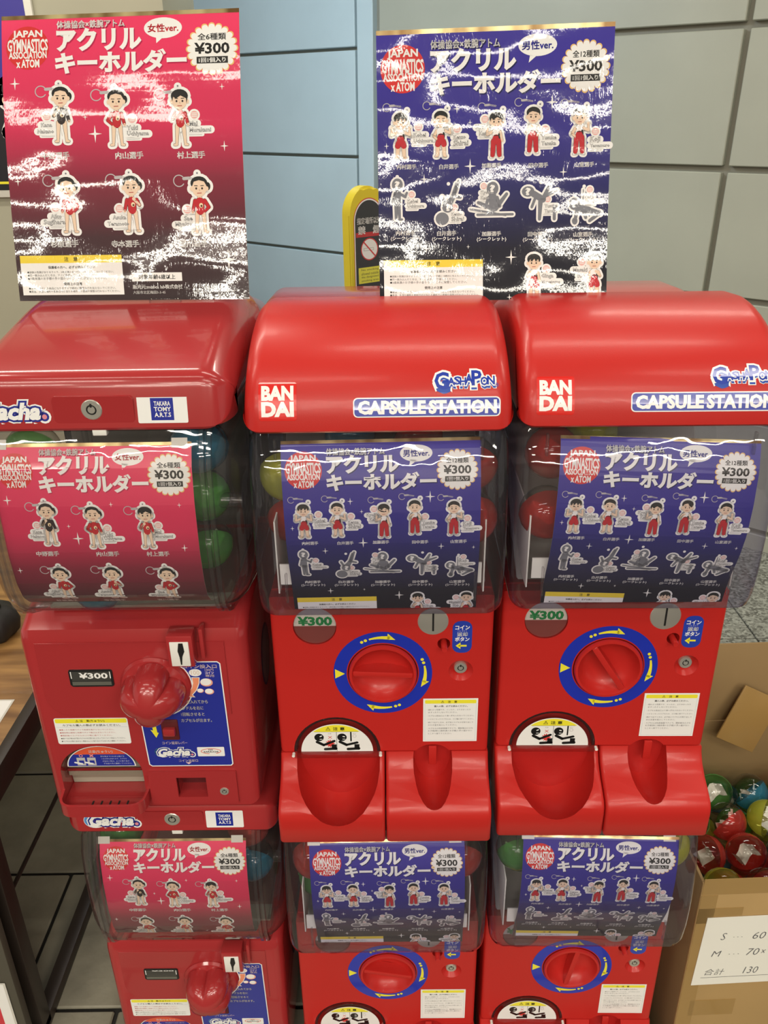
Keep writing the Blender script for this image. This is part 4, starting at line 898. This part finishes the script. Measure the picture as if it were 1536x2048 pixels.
    arc = [(.0126 + .050 * math.cos(math.radians(a)), .214 + .050 * math.sin(math.radians(a))) for a in range(-112, 37, 8)]
    O = [(.0500, .2530), (.1005, .2530), (.1045, .2495), (.1065, .078), (.1035, .0745), (-.0090, .0745), (-.0130, .078), (-.0150, .164), (-.0120, .1665)] + arc + [(.047, .247)]
    A.poly([(x, -z) for x, z in O], WHT, 1); cxm, czm = .055, .160; I = inset2(O, .0016); A.poly([(x, -z) for x, z in I], (0.02, 0.03, 0.30), 2)
    LP_ = (0.85, 0.45, 0.42)
    A.text('コイン投入口', .0765, -.2450, .045, .0058, (0.88, 0.72, 0.72), 4, .03); A.ell(.0695, -.2350, .0085, .0060, WHT, 4); A.text('100', .0695, -.2350, .011, .0068, (0.7, 0.55, 0.45), 5)
    for i, s_ in enumerate(('100円', 'コイン', '専用')): A.text(s_, .0885, -.2392 + .0047 * i, .0115, .0040, (0.88, 0.72, 0.72), 4, .02)
    A.poly([(.0635, -.2275), (.0745, -.2275), (.0735, -.2180), (.0690, -.2065), (.0625, -.1985), (.0655, -.1945), (.0430, -.1955), (.0520, -.2000), (.0610, -.2080), (.0640, -.2170)], WHT, 3)
    A.poly([(.0645, -.2265), (.0735, -.2265), (.0725, -.2180), (.0680, -.2070), (.0612, -.1987), (.0638, -.1955), (.0465, -.1960), (.0545, -.2005), (.0625, -.2090), (.0650, -.2180)], (0.85, 0.30, 0.16), 4)
    for x, z, q in ((.0830, .2190, .0085), (.0735, .2055, .0045), (.0855, .2040, .0062)): A.ell(x, -z, q, q * .78, (0.85, 0.40, 0.28), 5); A.ell(x - q * .1, -z - q * .1, q * .86, q * .66, WHT, 6)
    for i, s_ in enumerate(('コインを入れてから', 'ハンドルを右に', '1回転させると', 'カプセルが出ます。')): A.text(s_, .0395 + [.0405, .0335, .0345, .0405][i] / 2 + .001 * i, -.1870 + .0105 * i, [.043, .034, .032, .042][i], .0060, (0.86, 0.84, 0.60), 4, .015)
    A.poly([(-.0005, -.1720), (.0040, -.1720), (.0060, -.1350), (.0080, -.1345), (.0035, -.1260), (-.0030, -.1400), (.0005, -.1385)], YEL, 4)
    A.text('コイン返却レバー', .0280, -.1165, .035, .0050, (0.88, 0.72, 0.72), 4, .02); gacha(A, .0260, -.1000, .054)
    A.rect(.0580, -.1085, .0960, -.0920, WHT, 3, .0015); A.ring(.0770, -.1010, .0145, .0052, .0014, (0.75, 0.25, 0.2), 4, 24, 100, 420); A.text('NO', .0770, -.1035, .006, .0026, BLK, 5, .02); A.text('KARAUCHI', .0770, -.1000, .020, .0030, BLK, 5, .02)
    A.text('コイン返却口', .0435, -.0845, .027, .0046, (0.88, 0.72, 0.72), 4, .02); A.poly([(.0395, -.0815), (.0475, -.0815), (.0435, -.0780)], (0.85, 0.6, 0.6), 4)
    A.build('instruction_sticker', lambda u, v, d: Vector((u, (.0283 if -v > .165 else .0283) - d, -v)), t)
    A = Art('gloss'); A.rect(-.1350, -.1600, -.0330, -.1150, WHT, 1, .003); A.rect(-.1335, -.1587, -.0345, -.1515, YEL, 2, .002); warn_tri(A, -.1030, -.1550, .0022); A.text('注　意(ちゅうい)', -.0820, -.1550, .034, .0042, (0.1, 0.08, 0.02), 4, .02)
    A.text('カプセル購入の際必ずお読みください。', -.0840, -.1478, .080, .0036, BLK, 4, 0.01, 1); A.line(-.133, -.1445, -.035, -.1445, .00015, (0.4, 0.5, 0.6), 2)
    for i, s_ in enumerate(('●乗ったり危険ですので本体を揺すらないでください。', '●開封時は硬貨と危険ですので飲み込まないでください。', '●開封後のカプセルはゴミ箱に捨ててください。', '●続けて出す時は必ず前のカプセルをお取り出しになってからコインを投入してください。', '●カプセルが取り出せない場合はムリに取り出さずお店の人に連絡してください。')):
        A.text(s_, -.1300 + [.076, .078, .072, .090, .090][i] / 2, -.1400 + .0050 * i, [.076, .078, .072, .090, .090][i], .0026, (0.5, 0.12, 0.12) if i < 3 else (0.04, 0.04, 0.04), 4, 0, 1)
    A.build('caution_sticker', lambda u, v, d: Vector((u, .0298 - d, -v)), t)
    return t
def xcyl(x0, x1, y, z, r_, n=20):
    bm = bmesh.new(); a = [bm.verts.new((x0, y + r_ * math.cos(2 * math.pi * i / n), z + r_ * math.sin(2 * math.pi * i / n))) for i in range(n)]; b = [bm.verts.new((x1, v.co.y, v.co.z)) for v in a]
    for i in range(n): bm.faces.new((a[i], a[(i + 1) % n], b[(i + 1) % n], b[i]))
    bm.faces.new(b); return bm
def xdisc(x, y, z, r_, n=32):
    bm = bmesh.new(); bm.faces.new([bm.verts.new((x, y + r_ * .8 * math.cos(2 * math.pi * i / n), z + r_ * math.sin(2 * math.pi * i / n))) for i in range(n)]); return bm

# ------------------------------------------------------------------ the machines
YA, YB, YT = -.0085, -.020, -.006
A1 = dome_machine('glossy bright red dome-lid capsule machine in the middle of the top row', (-.0052, .8804, .6666), YA, 3, True)
A0 = dome_machine('bright red capsule machine in the middle of the bottom row, knob bar sloping slightly', (-.0052, .8804, .0507), YA, 12, False)
B1 = dome_machine('glossy bright red dome-lid capsule machine at the right of the top row, knob bar diagonal', (.3060, .8860, .6666), YB, 57, True)
B0 = dome_machine('bright red capsule machine at the right of the bottom row beside the cardboard box', (.3060, .8860, .0507), YB, 100, False)
T1 = flat_machine('rose red flat-faced capsule machine at the left of the top row', (-.325, .885, .705), YT, True, 4)
T0 = flat_machine('rose red flat-faced capsule machine at the left of the bottom row', (-.325, .930, .050), YT, False, 40, price=False)
# low plinths the towers stand on
for nm, x, y, wd, hh, rz in (('middle', -.0052, .8804, .29, .0505, YA), ('right', .3060, .8860, .29, .0505, YB), ('left', -.335, .92, .28, .0498, YT)):
    pb = obj('machine_plinth', box(-wd / 2, wd / 2, .085, .33, 0, hh, .003), mat('black_steel', (0.02, 0.02, 0.02), 0.45)); pb.location = (x, y, 0); pb.rotation_euler = (0, 0, rz)
    tag(pb, 'low black plinth under the %s tower of capsule machines' % nm, 'plinth')
# machines standing back to back behind the front row: only their lids show over the top
def rear(label, loc, rotz, key):
    t = thing('capsule_machine', label, 'capsule machine', loc, rotz)
    obj('lid', lambda: loft([(.002, .587), (0, .590), (.006, .630), (.018, .643), (.20, .689), (.30, .694), (.325, .690), (.33, .67), (.33, .587)], .34, .028, 7), ROSE if key else mat('pale_red_plastic', (0.50, 0.10, 0.09), 0.3, 0.5), t)
    obj('tank', lambda: loft(RT, .312, .045, 6), CLEAR, t, key='rtank'); obj('back_plate', box(-.148, .148, .302, .306, .31, .585), BLACK, t)
    obj('body', box(-.15, .15, .03, .33, -loc[2] + .001, .305, .012), ROSE, t)
    return t
rear('dark red lid of a capsule machine behind, seen between the two posters', (-.018, 1.64, .662), math.pi, 1)
rear('faded pinkish red lid of a capsule machine behind, right of the blue poster', (.345, 1.70, .654), math.pi, 0)
rear('dark red round-cornered lid of a capsule machine behind the red poster', (-.385, 1.62, .660), math.pi, 1)

# ------------------------------------------------------------------ paper inserts inside the tanks
def in_frame(parentthing, f):
    return f
def insert(machine, kind, prof, x0, s0, k, label, vmax, tilt=0.0, tabs=True):
    t = thing('product_insert', label, 'poster', machine.location, machine.rotation_euler.z)
    card(t, kind, 'paper', on_profile(prof, x0, s0, k, tilt, 0.0), slices=.03, vmax=vmax, nx=2)
    f = on_profile(prof, x0, s0, k, tilt, 0.0)
    if tabs:
        for u in (.03, .94):
            bm = bmesh.new(); V = [bm.verts.new(f(a, b, .0004)) for a, b in ((u - .04, -.02), (u + .04, -.02), (u + .04, .03), (u - .04, .03))]; bm.faces.new(V); obj('adhesive_tape', bm, mat('cloudy_tape', (0.62, 0.61, 0.56), 0.3), t, smooth=False)
    return t
insert(A1, 'blue', INS, -.1125, .006, .2290, 'blue product insert in the tank of the middle top machine', 1.055, -.012, False)
insert(B1, 'blue', INS, -.1010, .006, .2290, 'blue product insert in the tank of the right top machine', 1.05, .035, False)
insert(A0, 'blue', INS, -.1115, .010, .2270, 'blue product insert in the tank of the middle bottom machine', 1.03, -.012)
insert(B0, 'blue', INS, -.1085, .010, .2270, 'blue product insert in the tank of the right bottom machine', 1.03, .018)
insert(T1, 'red', RI, -.1200, .010, .2270, 'pinkish red product insert in the tank of the left top machine', 1.17, .0)
insert(T0, 'red', RI, -.1155, .012, .2230, 'pinkish red product insert in the tank of the left bottom machine', 1.17, .0)

# ------------------------------------------------------------------ standing foil posters
t = thing('foil_poster', 'shiny pinkish red poster standing on the left machine', 'poster', (0, 0, 0))
card(t, 'red', 'foil', quad_map((-.4719, 1.211, 1.729), (-.1727, 1.211, 1.7345), (-.1702, 1.09, 1.3972), (-.4671, 1.09, 1.399), HR, .011), slices=.03, thick=.0012)
obj('support_tab', box(-.30, -.26, 1.088, 1.10, 1.385, 1.400, .001), CLEAR, t)
t = thing('foil_poster', 'shiny blue poster standing across the middle and right machines', 'poster', (0, 0, 0))
card(t, 'blue', 'foil', quad_map((-.0012, 1.165, 1.7031), (.2906, 1.165, 1.7095), (.2908, 1.082, 1.3921), (-.0012, 1.082, 1.3938), HB, -.006), slices=.03, thick=.0012)

# ------------------------------------------------------------------ capsules inside the tanks
def fill(machine, cols, who, z0, pts, rad=.034):
    M = Matrix.Translation(machine.location) @ Matrix.Rotation(machine.rotation_euler.z, 4, 'Z'); rg = random.Random(len(who))
    for i, (x, y, z, c) in enumerate(pts):
        side = 'left' if x < -.06 else 'right' if x > .06 else 'middle'; hgt = 'top' if z > .53 else 'low' if z < .42 else 'halfway up'
        where = side + (', at the ' + hgt if hgt == 'top' else ', ' + hgt) + (', towards the back' if y > .09 else '')
        capsule(M @ Vector((x, y, z)), c, '%s capsule in the %s tank, %s' % (c, who, where), 'capsules in the %s tank' % who, (rg.uniform(-1.7, -.9), rg.uniform(-.6, .6), 0), rad)
fill(A1, None, 'middle top', 0, [(-.112, .052, .5500, 'yellow'), (.112, .050, .4900, 'red'), (.110, .055, .5600, 'red'), (-.110, .072, .4830, 'red'), (0, .10, .51, 'green'), (-.04, .16, .56, 'blue'), (.05, .16, .56, 'red')])
fill(B1, None, 'right top', 0, [(-.105, .046, .4930, 'red'), (-.098, .075, .5620, 'red'), (.108, .05, .52, 'green'), (.02, .10, .50, 'blue'), (-.03, .16, .56, 'yellow')])
fill(A0, None, 'middle bottom', 0, [(-.108, .040, .5430, 'red'), (.112, .040, .5450, 'red'), (-.098, .110, .5760, 'blue'), (-.105, .066, .4750, 'green'), (.03, .12, .5, 'yellow')])
fill(B0, None, 'right bottom', 0, [(.113, .036, .5600, 'yellow'), (-.108, .045, .5400, 'green'), (-.050, .12, .5700, 'green'), (.105, .07, .48, 'red')])
fill(T1, None, 'left top', 0, [(.100, .060, .5450, 'blue'), (.098, .07, .4760, 'green'), (.090, .13, .52, 'blue'), (.092, .085, .40, 'green'), (-.10, .06, .54, 'green'), (-.05, .06, .353, 'blue'), (.02, .10, .45, 'green')])
fill(T0, None, 'left bottom', 0, [(-.098, .050, .545, 'green'), (-.10, .045, .475, 'green'), (-.09, .07, .405, 'green'), (.102, .055, .545, 'red'), (.104, .050, .475, 'blue'), (.090, .12, .55, 'yellow'), (.02, .08, .355, 'green')])

# ------------------------------------------------------------------ cardboard box of capsules
bw, bd, bh = .50, .40, .486
cb = thing('cardboard_box', 'open cardboard box full of loose capsules beside the right machines', 'box', (.505, .950, 0), math.radians(1.5))
obj('front_side', box(0, bw, 0, .005, 0, bh, .001), CARD, cb); obj('back_side', box(0, bw, bd - .005, bd, 0, bh, .001), CARD_SHADED, cb)
obj('left_side', box(0, .005, .005, bd - .005, 0, bh, .001), CARD_SHADED, cb); obj('right_side', box(bw - .005, bw, .005, bd - .005, 0, bh, .001), CARD_SHADED, cb)
obj('base', box(0, bw, 0, bd, 0, .006), CARD_SHADED, cb); obj('inner_pad', box(.006, bw - .006, .006, bd - .006, .006, .284), CARD_SHADED, cb)
obj('back_flap', box(0, bw, 0, .004, 0, .178, .001), mat('cardboard_flap_shaded', (0.31, 0.205, 0.09), 0.8, bump=(60, 0.2, 0.0008), var=(4, 0.1)), cb, loc=(0, bd - .003, bh), rot=(math.radians(-4), 0, 0))  # flap cardboard with a lighter degree of the box shade in its colour
fo = obj('right_flap', box(0, .17, 0, bd - .02, -.002, .002, .001), CARD, cb, loc=(bw, .01, bh), rot=(0, math.radians(-40), 0))
cf = obj('corner_flap', box(-.09, .0, -.002, .002, 0, .12, .001), TAPE, cb, loc=(bw - .26, bd - .05, bh - .045), rot=(math.radians(-14), math.radians(28), 0))
for a, b, c, d in ((0.001, .50, .462, .497), (.001, .028, .0, .46), (.001, .075, .395, .430), (.02, .10, .16, .20)): obj('tape_strip', box(a, b, -.0008, 0, c, d), TAPE, cb, smooth=False)
nt = thing('paper_note', 'white handwritten paper note taped to the front of the cardboard box', 'note', (.505, .950, 0), math.radians(1.5))
obj('sheet', lambda: prism([(.014, .243), (.19, .247), (.19, .412), (.018, .409)], -.0022, -.0012), mat('white_paper', (0.80, 0.79, 0.72), 0.7), nt, smooth=False)
A = Art('matte'); P_ = (0.10, 0.10, 0.11)
for s_, x, z, ww, hh in (('S', .052, .3640, .010, .017), ('…', .076, .3620, .016, .0015), ('60', .112, .3640, .022, .017), ('M', .046, .3220, .017, .014), ('…', .076, .3200, .018, .0015), ('70', .108, .3240, .022, .017), ('×', .126, .3240, .008, .010), ('合計', .050, .2760, .034, .016), ('130', .112, .2780, .026, .017)): A.text(s_, x, -z, ww, hh, P_, 3, -.012, 2, .25)
A.line(.028, -.2620, .150, -.2640, .0004, P_, 2)
A.build('handwriting', lambda u, v, d: Vector((u, -.0024 - d, -v)), nt)
rg = random.Random(11); Mb = Matrix.Translation(cb.location) @ Matrix.Rotation(cb.rotation_euler.z, 4, 'Z')
names = {'yellow': 'yellow', 'red': 'red', 'green': 'green', 'blue': 'blue', 'orange': 'orange'}
pref = {(0, 3): 'green', (1, 3): 'green', (0, 2): 'green', (1, 4): 'green', (2, 4): 'yellow', (2, 3): 'blue', (3, 4): 'yellow', (0, 1): 'red', (0, 0): 'yellow', (1, 1): 'red', (1, 0): 'red', (2, 0): 'red', (2, 1): 'blue', (3, 1): 'blue', (2, 2): 'yellow', (1, 2): 'red', (3, 3): 'red'}
for layer in range(2):
    for i in range(6 - layer):
        for j in range(5 - layer):
            c = pref.get((i, j)) if layer else rg.choice(['red', 'green', 'blue', 'yellow'])
            c = c or rg.choice(['red', 'green', 'blue', 'yellow', 'red'])
            x = .043 + .075 * (i + .5 * layer) + rg.uniform(-.003, .003); y = .043 + .077 * (j + .5 * layer) + rg.uniform(-.003, .003); z = .3200 + .053 * layer + rg.uniform(0, .004)
            O_ = ('first', 'second', 'third', 'fourth', 'fifth', 'sixth')
            capsule(Mb @ Vector((x, y, z)), c, '%s capsule in cardboard box, %s layer, %s row, %s from the left' % (names[c], 'top' if layer else 'lower', O_[j], O_[i]), 'capsules in the cardboard box', (rg.uniform(-1.5, 1.5), rg.uniform(-1.5, 1.5), 0), .0355)

# ------------------------------------------------------------------ no-smoking sign post
sg = thing('sign_post', 'yellow-edged black no-smoking sign board with rounded top', 'sign', (-.0250, 2.0, 0), math.radians(38))
YP = mat('yellow_plastic', (0.72, 0.60, 0.03), 0.4)
def stadium(hw, z0, z1, n=20): return [(hw * math.cos(math.pi * i / n), z1 - hw * 1.15 + hw * 1.15 * math.sin(math.pi * i / n)) for i in range(n + 1)] + [(-hw, z0), (hw, z0)]
obj('board', prism(stadium(.053, .03, 1.475), -.0, .030, .006), YP, sg)
obj('base_foot', box(-.13, .13, -.08, .13, 0, .03, .006), BLACK, sg)
A = Art('gloss'); A.poly([(x, -z) for x, z in stadium(.0435, .10, 1.450)], PRED, 1); A.poly([(x, -z) for x, z in stadium(.0425, .10, 1.448)], WHT, 2); A.poly([(x, -z) for x, z in stadium(.040, .10, 1.445)], (0.02, 0.02, 0.02), 3)
A.text('指定場所以外', 0, -1.401, .068, .014, WHT, 4, .03); A.rect(-.038, -1.376, .038, -1.366, (0.5, 0.02, 0.02), 4); A.text('禁　煙', 0, -1.381, .062, .017, WHT, 5, .05)
A.ell(0, -1.338, .025, .025, PRED, 4, 28); A.ell(0, -1.338, .0225, .0225, WHT, 5, 28); A.rect(-.017, -1.341, .012, -1.335, (0.3, 0.3, 0.3), 6); A.rect(-.016, -1.3402, .011, -1.3358, WHT, 7); A.line(-.016, -1.354, .016, -1.322, .0016, PRED, 8)
A.rect(-.033, -1.298, .033, -1.262, (0.75, 0.72, 0.05), 4)
for i, s_ in enumerate(('No smoking', 'allowed outside', 'the designated', 'smoking area')): A.text(s_, 0, -1.292 + .0082 * i, .05, .0060, (0.05, 0.05, 0.02), 5)
A.ell(.004, -1.243, .012, .010, (0.15, 0.15, 0.15), 4); A.rect(-.018, -1.236, .020, -1.228, (0.5, 0.5, 0.48), 4)
A.build('printed_face', lambda u, v, d: Vector((u, -.0006 - d, -v)), sg)

# ------------------------------------------------------------------ framed posters on the left wall
def wposter(x0, x1, z0, z1, label, draw):
    t = thing('wall_poster', label, 'poster', (0, 2.35, 0)); obj('frame', box(x0, x1, -.012, 0, z0, z1, .002), mat('white_frame', (0.7, 0.69, 0.62), 0.5), t)
    A = Art('paper'); draw(A, x0 + .018, x1 - .018, z0 + .018, z1 - .018); A.build('print', lambda u, v, d: Vector((u, -.0125 - d, -v)), t)
def d1(A, x0, x1, z0, z1): A.rect(x0, -z1, x1, -z0, (0.02, 0.02, 0.025), 1); A.rect(x0 + .05, -z1 + .05, x1 - .05, -z0 - .05, (0.05, 0.05, 0.09), 2)
def d2(A, x0, x1, z0, z1):
    A.rect(x0, -z1, x1, -z0, (0.015, 0.015, 0.02), 1); A.rect(x0, -z1, x1, -(z0 + .20), (0.05, 0.04, 0.32), 2); A.rect(x0, -(z0 + .021), x1, -(z0 + .015), YEL, 3)
    A.text('体操協会', x1 - .10, -(z0 + .235), .16, .022, WHT, 4, .02); person(A, x1 - .055, -(z0 + .03), .24, dict(fem=1, hair=0, la='h', ra='h', top=(0.02, 0.02, 0.02)))
wposter(-1.30, -.835, 1.438, 1.905, 'blue and black framed poster with a figure in black on the beige wall', d2)
wposter(-1.30, -.845, 1.925, 2.30, 'dark framed poster hanging higher on the beige wall', d1)

# ------------------------------------------------------------------ table at the left
WOOD, WN, WL, wb = newmat('oak_table_top'); setc(wb, (0.3, 0.15, 0.05), 0.4, 0.2)
tc = WN.new('ShaderNodeTexCoord'); mp = WN.new('ShaderNodeMapping'); mp.inputs['Scale'].default_value = (1.2, 9, 9); WL.new(tc.outputs['Object'], mp.inputs['Vector'])
nz = WN.new('ShaderNodeTexNoise'); nz.inputs['Scale'].default_value = 3; nz.inputs['Detail'].default_value = 6; nz.inputs['Distortion'].default_value = .6; WL.new(mp.outputs[0], nz.inputs['Vector'])
rp = WN.new('ShaderNodeValToRGB'); rp.color_ramp.elements[0].position = .3; rp.color_ramp.elements[0].color = (0.16, 0.075, 0.022, 1); rp.color_ramp.elements[1].position = .7; rp.color_ramp.elements[1].color = (0.42, 0.23, 0.075, 1)
WL.new(nz.outputs['Fac'], rp.inputs['Fac']); WL.new(rp.outputs[0], wb.inputs['Base Color'])
FRAME = mat('dark_steel_frame', (0.028, 0.020, 0.016), 0.4)
tb = thing('display_table', 'wooden topped table with a dark steel frame at the left edge', 'table', (0, 0, 0))
obj('table_top', box(-1.6, -.694, 1.03, 2.2, .575, .600, .002), WOOD, tb)
obj('edge_rail', box(-.694, -.672, 1.02, 2.2, .545, .602, .002), FRAME, tb); obj('edge_rail', box(-1.6, -.672, 1.005, 1.03, .545, .602, .002), FRAME, tb)
for x, y in ((-.685, 1.03), (-.685, 2.16)): obj('leg', box(x - .014, x + .014, y, y + .034, .008, .545, .002), FRAME, tb)
obj('foot_rail', box(-.699, -.671, 1.02, 2.2, 0, .028, .002), FRAME, tb)
obj('back_rail', box(-.715, -.708, 1.06, 2.2, .30, .306, .001), FRAME, tb)
bd_ = obj('front_board', box(-1.5, -.672, .985, 1.003, .02, .545, .002), mat('olive_grey_board', (0.075, 0.068, 0.050), 0.6), tb)
def flyer(label, mapf, w_, h_):
    t = thing('laminated_flyer', label, 'flyer', (0, 0, 0)); A = Art('gloss')
    bm = bmesh.new(); V = [bm.verts.new(mapf(a, b, 0)) for a, b in ((0, 0), (w_, 0), (w_, h_), (0, h_))]; bm.faces.new(V); obj('laminate_sheet', bm, mat('laminate', (0.62, 0.60, 0.55), 0.15, 0.5), t, smooth=False)
    A.rect(.004, .004, w_ - .004, h_ - .004, WHT, 2); A.rect(.022, .022, w_ - .022, h_ - .022, (0.62, 0.03, 0.05), 3); A.rect(.022, h_ * .55, w_ - .022, h_ * .62, WHT, 4)
    A.text('ACRYLIC' if False else '体操協会', w_ * .5, h_ * .3, w_ * .6, None, WHT, 4, .03)
    A.build('print', mapf, t)
ca, sa = math.cos(math.radians(-2)), math.sin(math.radians(-2))
flyer('white-bordered red laminated flyer lying on the wooden table', lambda u, v, d: Vector((-.93 + ca * u, 1.305 - v + sa * u * .2, .6008 + d)), .21, .19)
flyer('upper white-bordered laminated flyer hung on the front of the table', lambda u, v, d: Vector((-.93 + u, .983 - d, .47 - v)), .2335, .238)
flyer('lower red laminated flyer hung on the front of the table', lambda u, v, d: Vector((-.93 + u, .983 - d, .226 - v)), .2435, .21)
# ribbed black pouch on the table
bp_ = thing('black_pouch', 'round black folded pouch on the wooden table', 'pouch', (-.858, 1.53, .601))
def pouch():
    bm = bmesh.new(); n = 40; rings = []
    for r_, z in ((0, .001), (.045, .0), (.056, .012), (.060, .035), (.054, .055), (.040, .066), (.015, .070), (0, .066)):
        rings.append([bm.verts.new((0, 0, z))] if r_ == 0 else [bm.verts.new((r_ * (1 + .06 * math.sin(7 * a)) * math.cos(a), r_ * (1 + .06 * math.sin(7 * a)) * math.sin(a), z)) for a in [2 * math.pi * i / n for i in range(n)]])
    for a, b in zip(rings, rings[1:]):
        for i in range(n):
            j = (i + 1) % n
            if len(a) == 1: bm.faces.new((a[0], b[j], b[i]))
            elif len(b) == 1: bm.faces.new((a[i], a[j], b[0]))
            else: bm.faces.new((a[i], a[j], b[j], b[i]))
    return bm
obj('pouch_body', pouch, mat('black_cloth', (0.015, 0.014, 0.014), 0.6, bump=(120, .4, .001)), bp_); obj('strap', xcyl(-.03, .03, 0, .072, .006), BLACK, bp_)
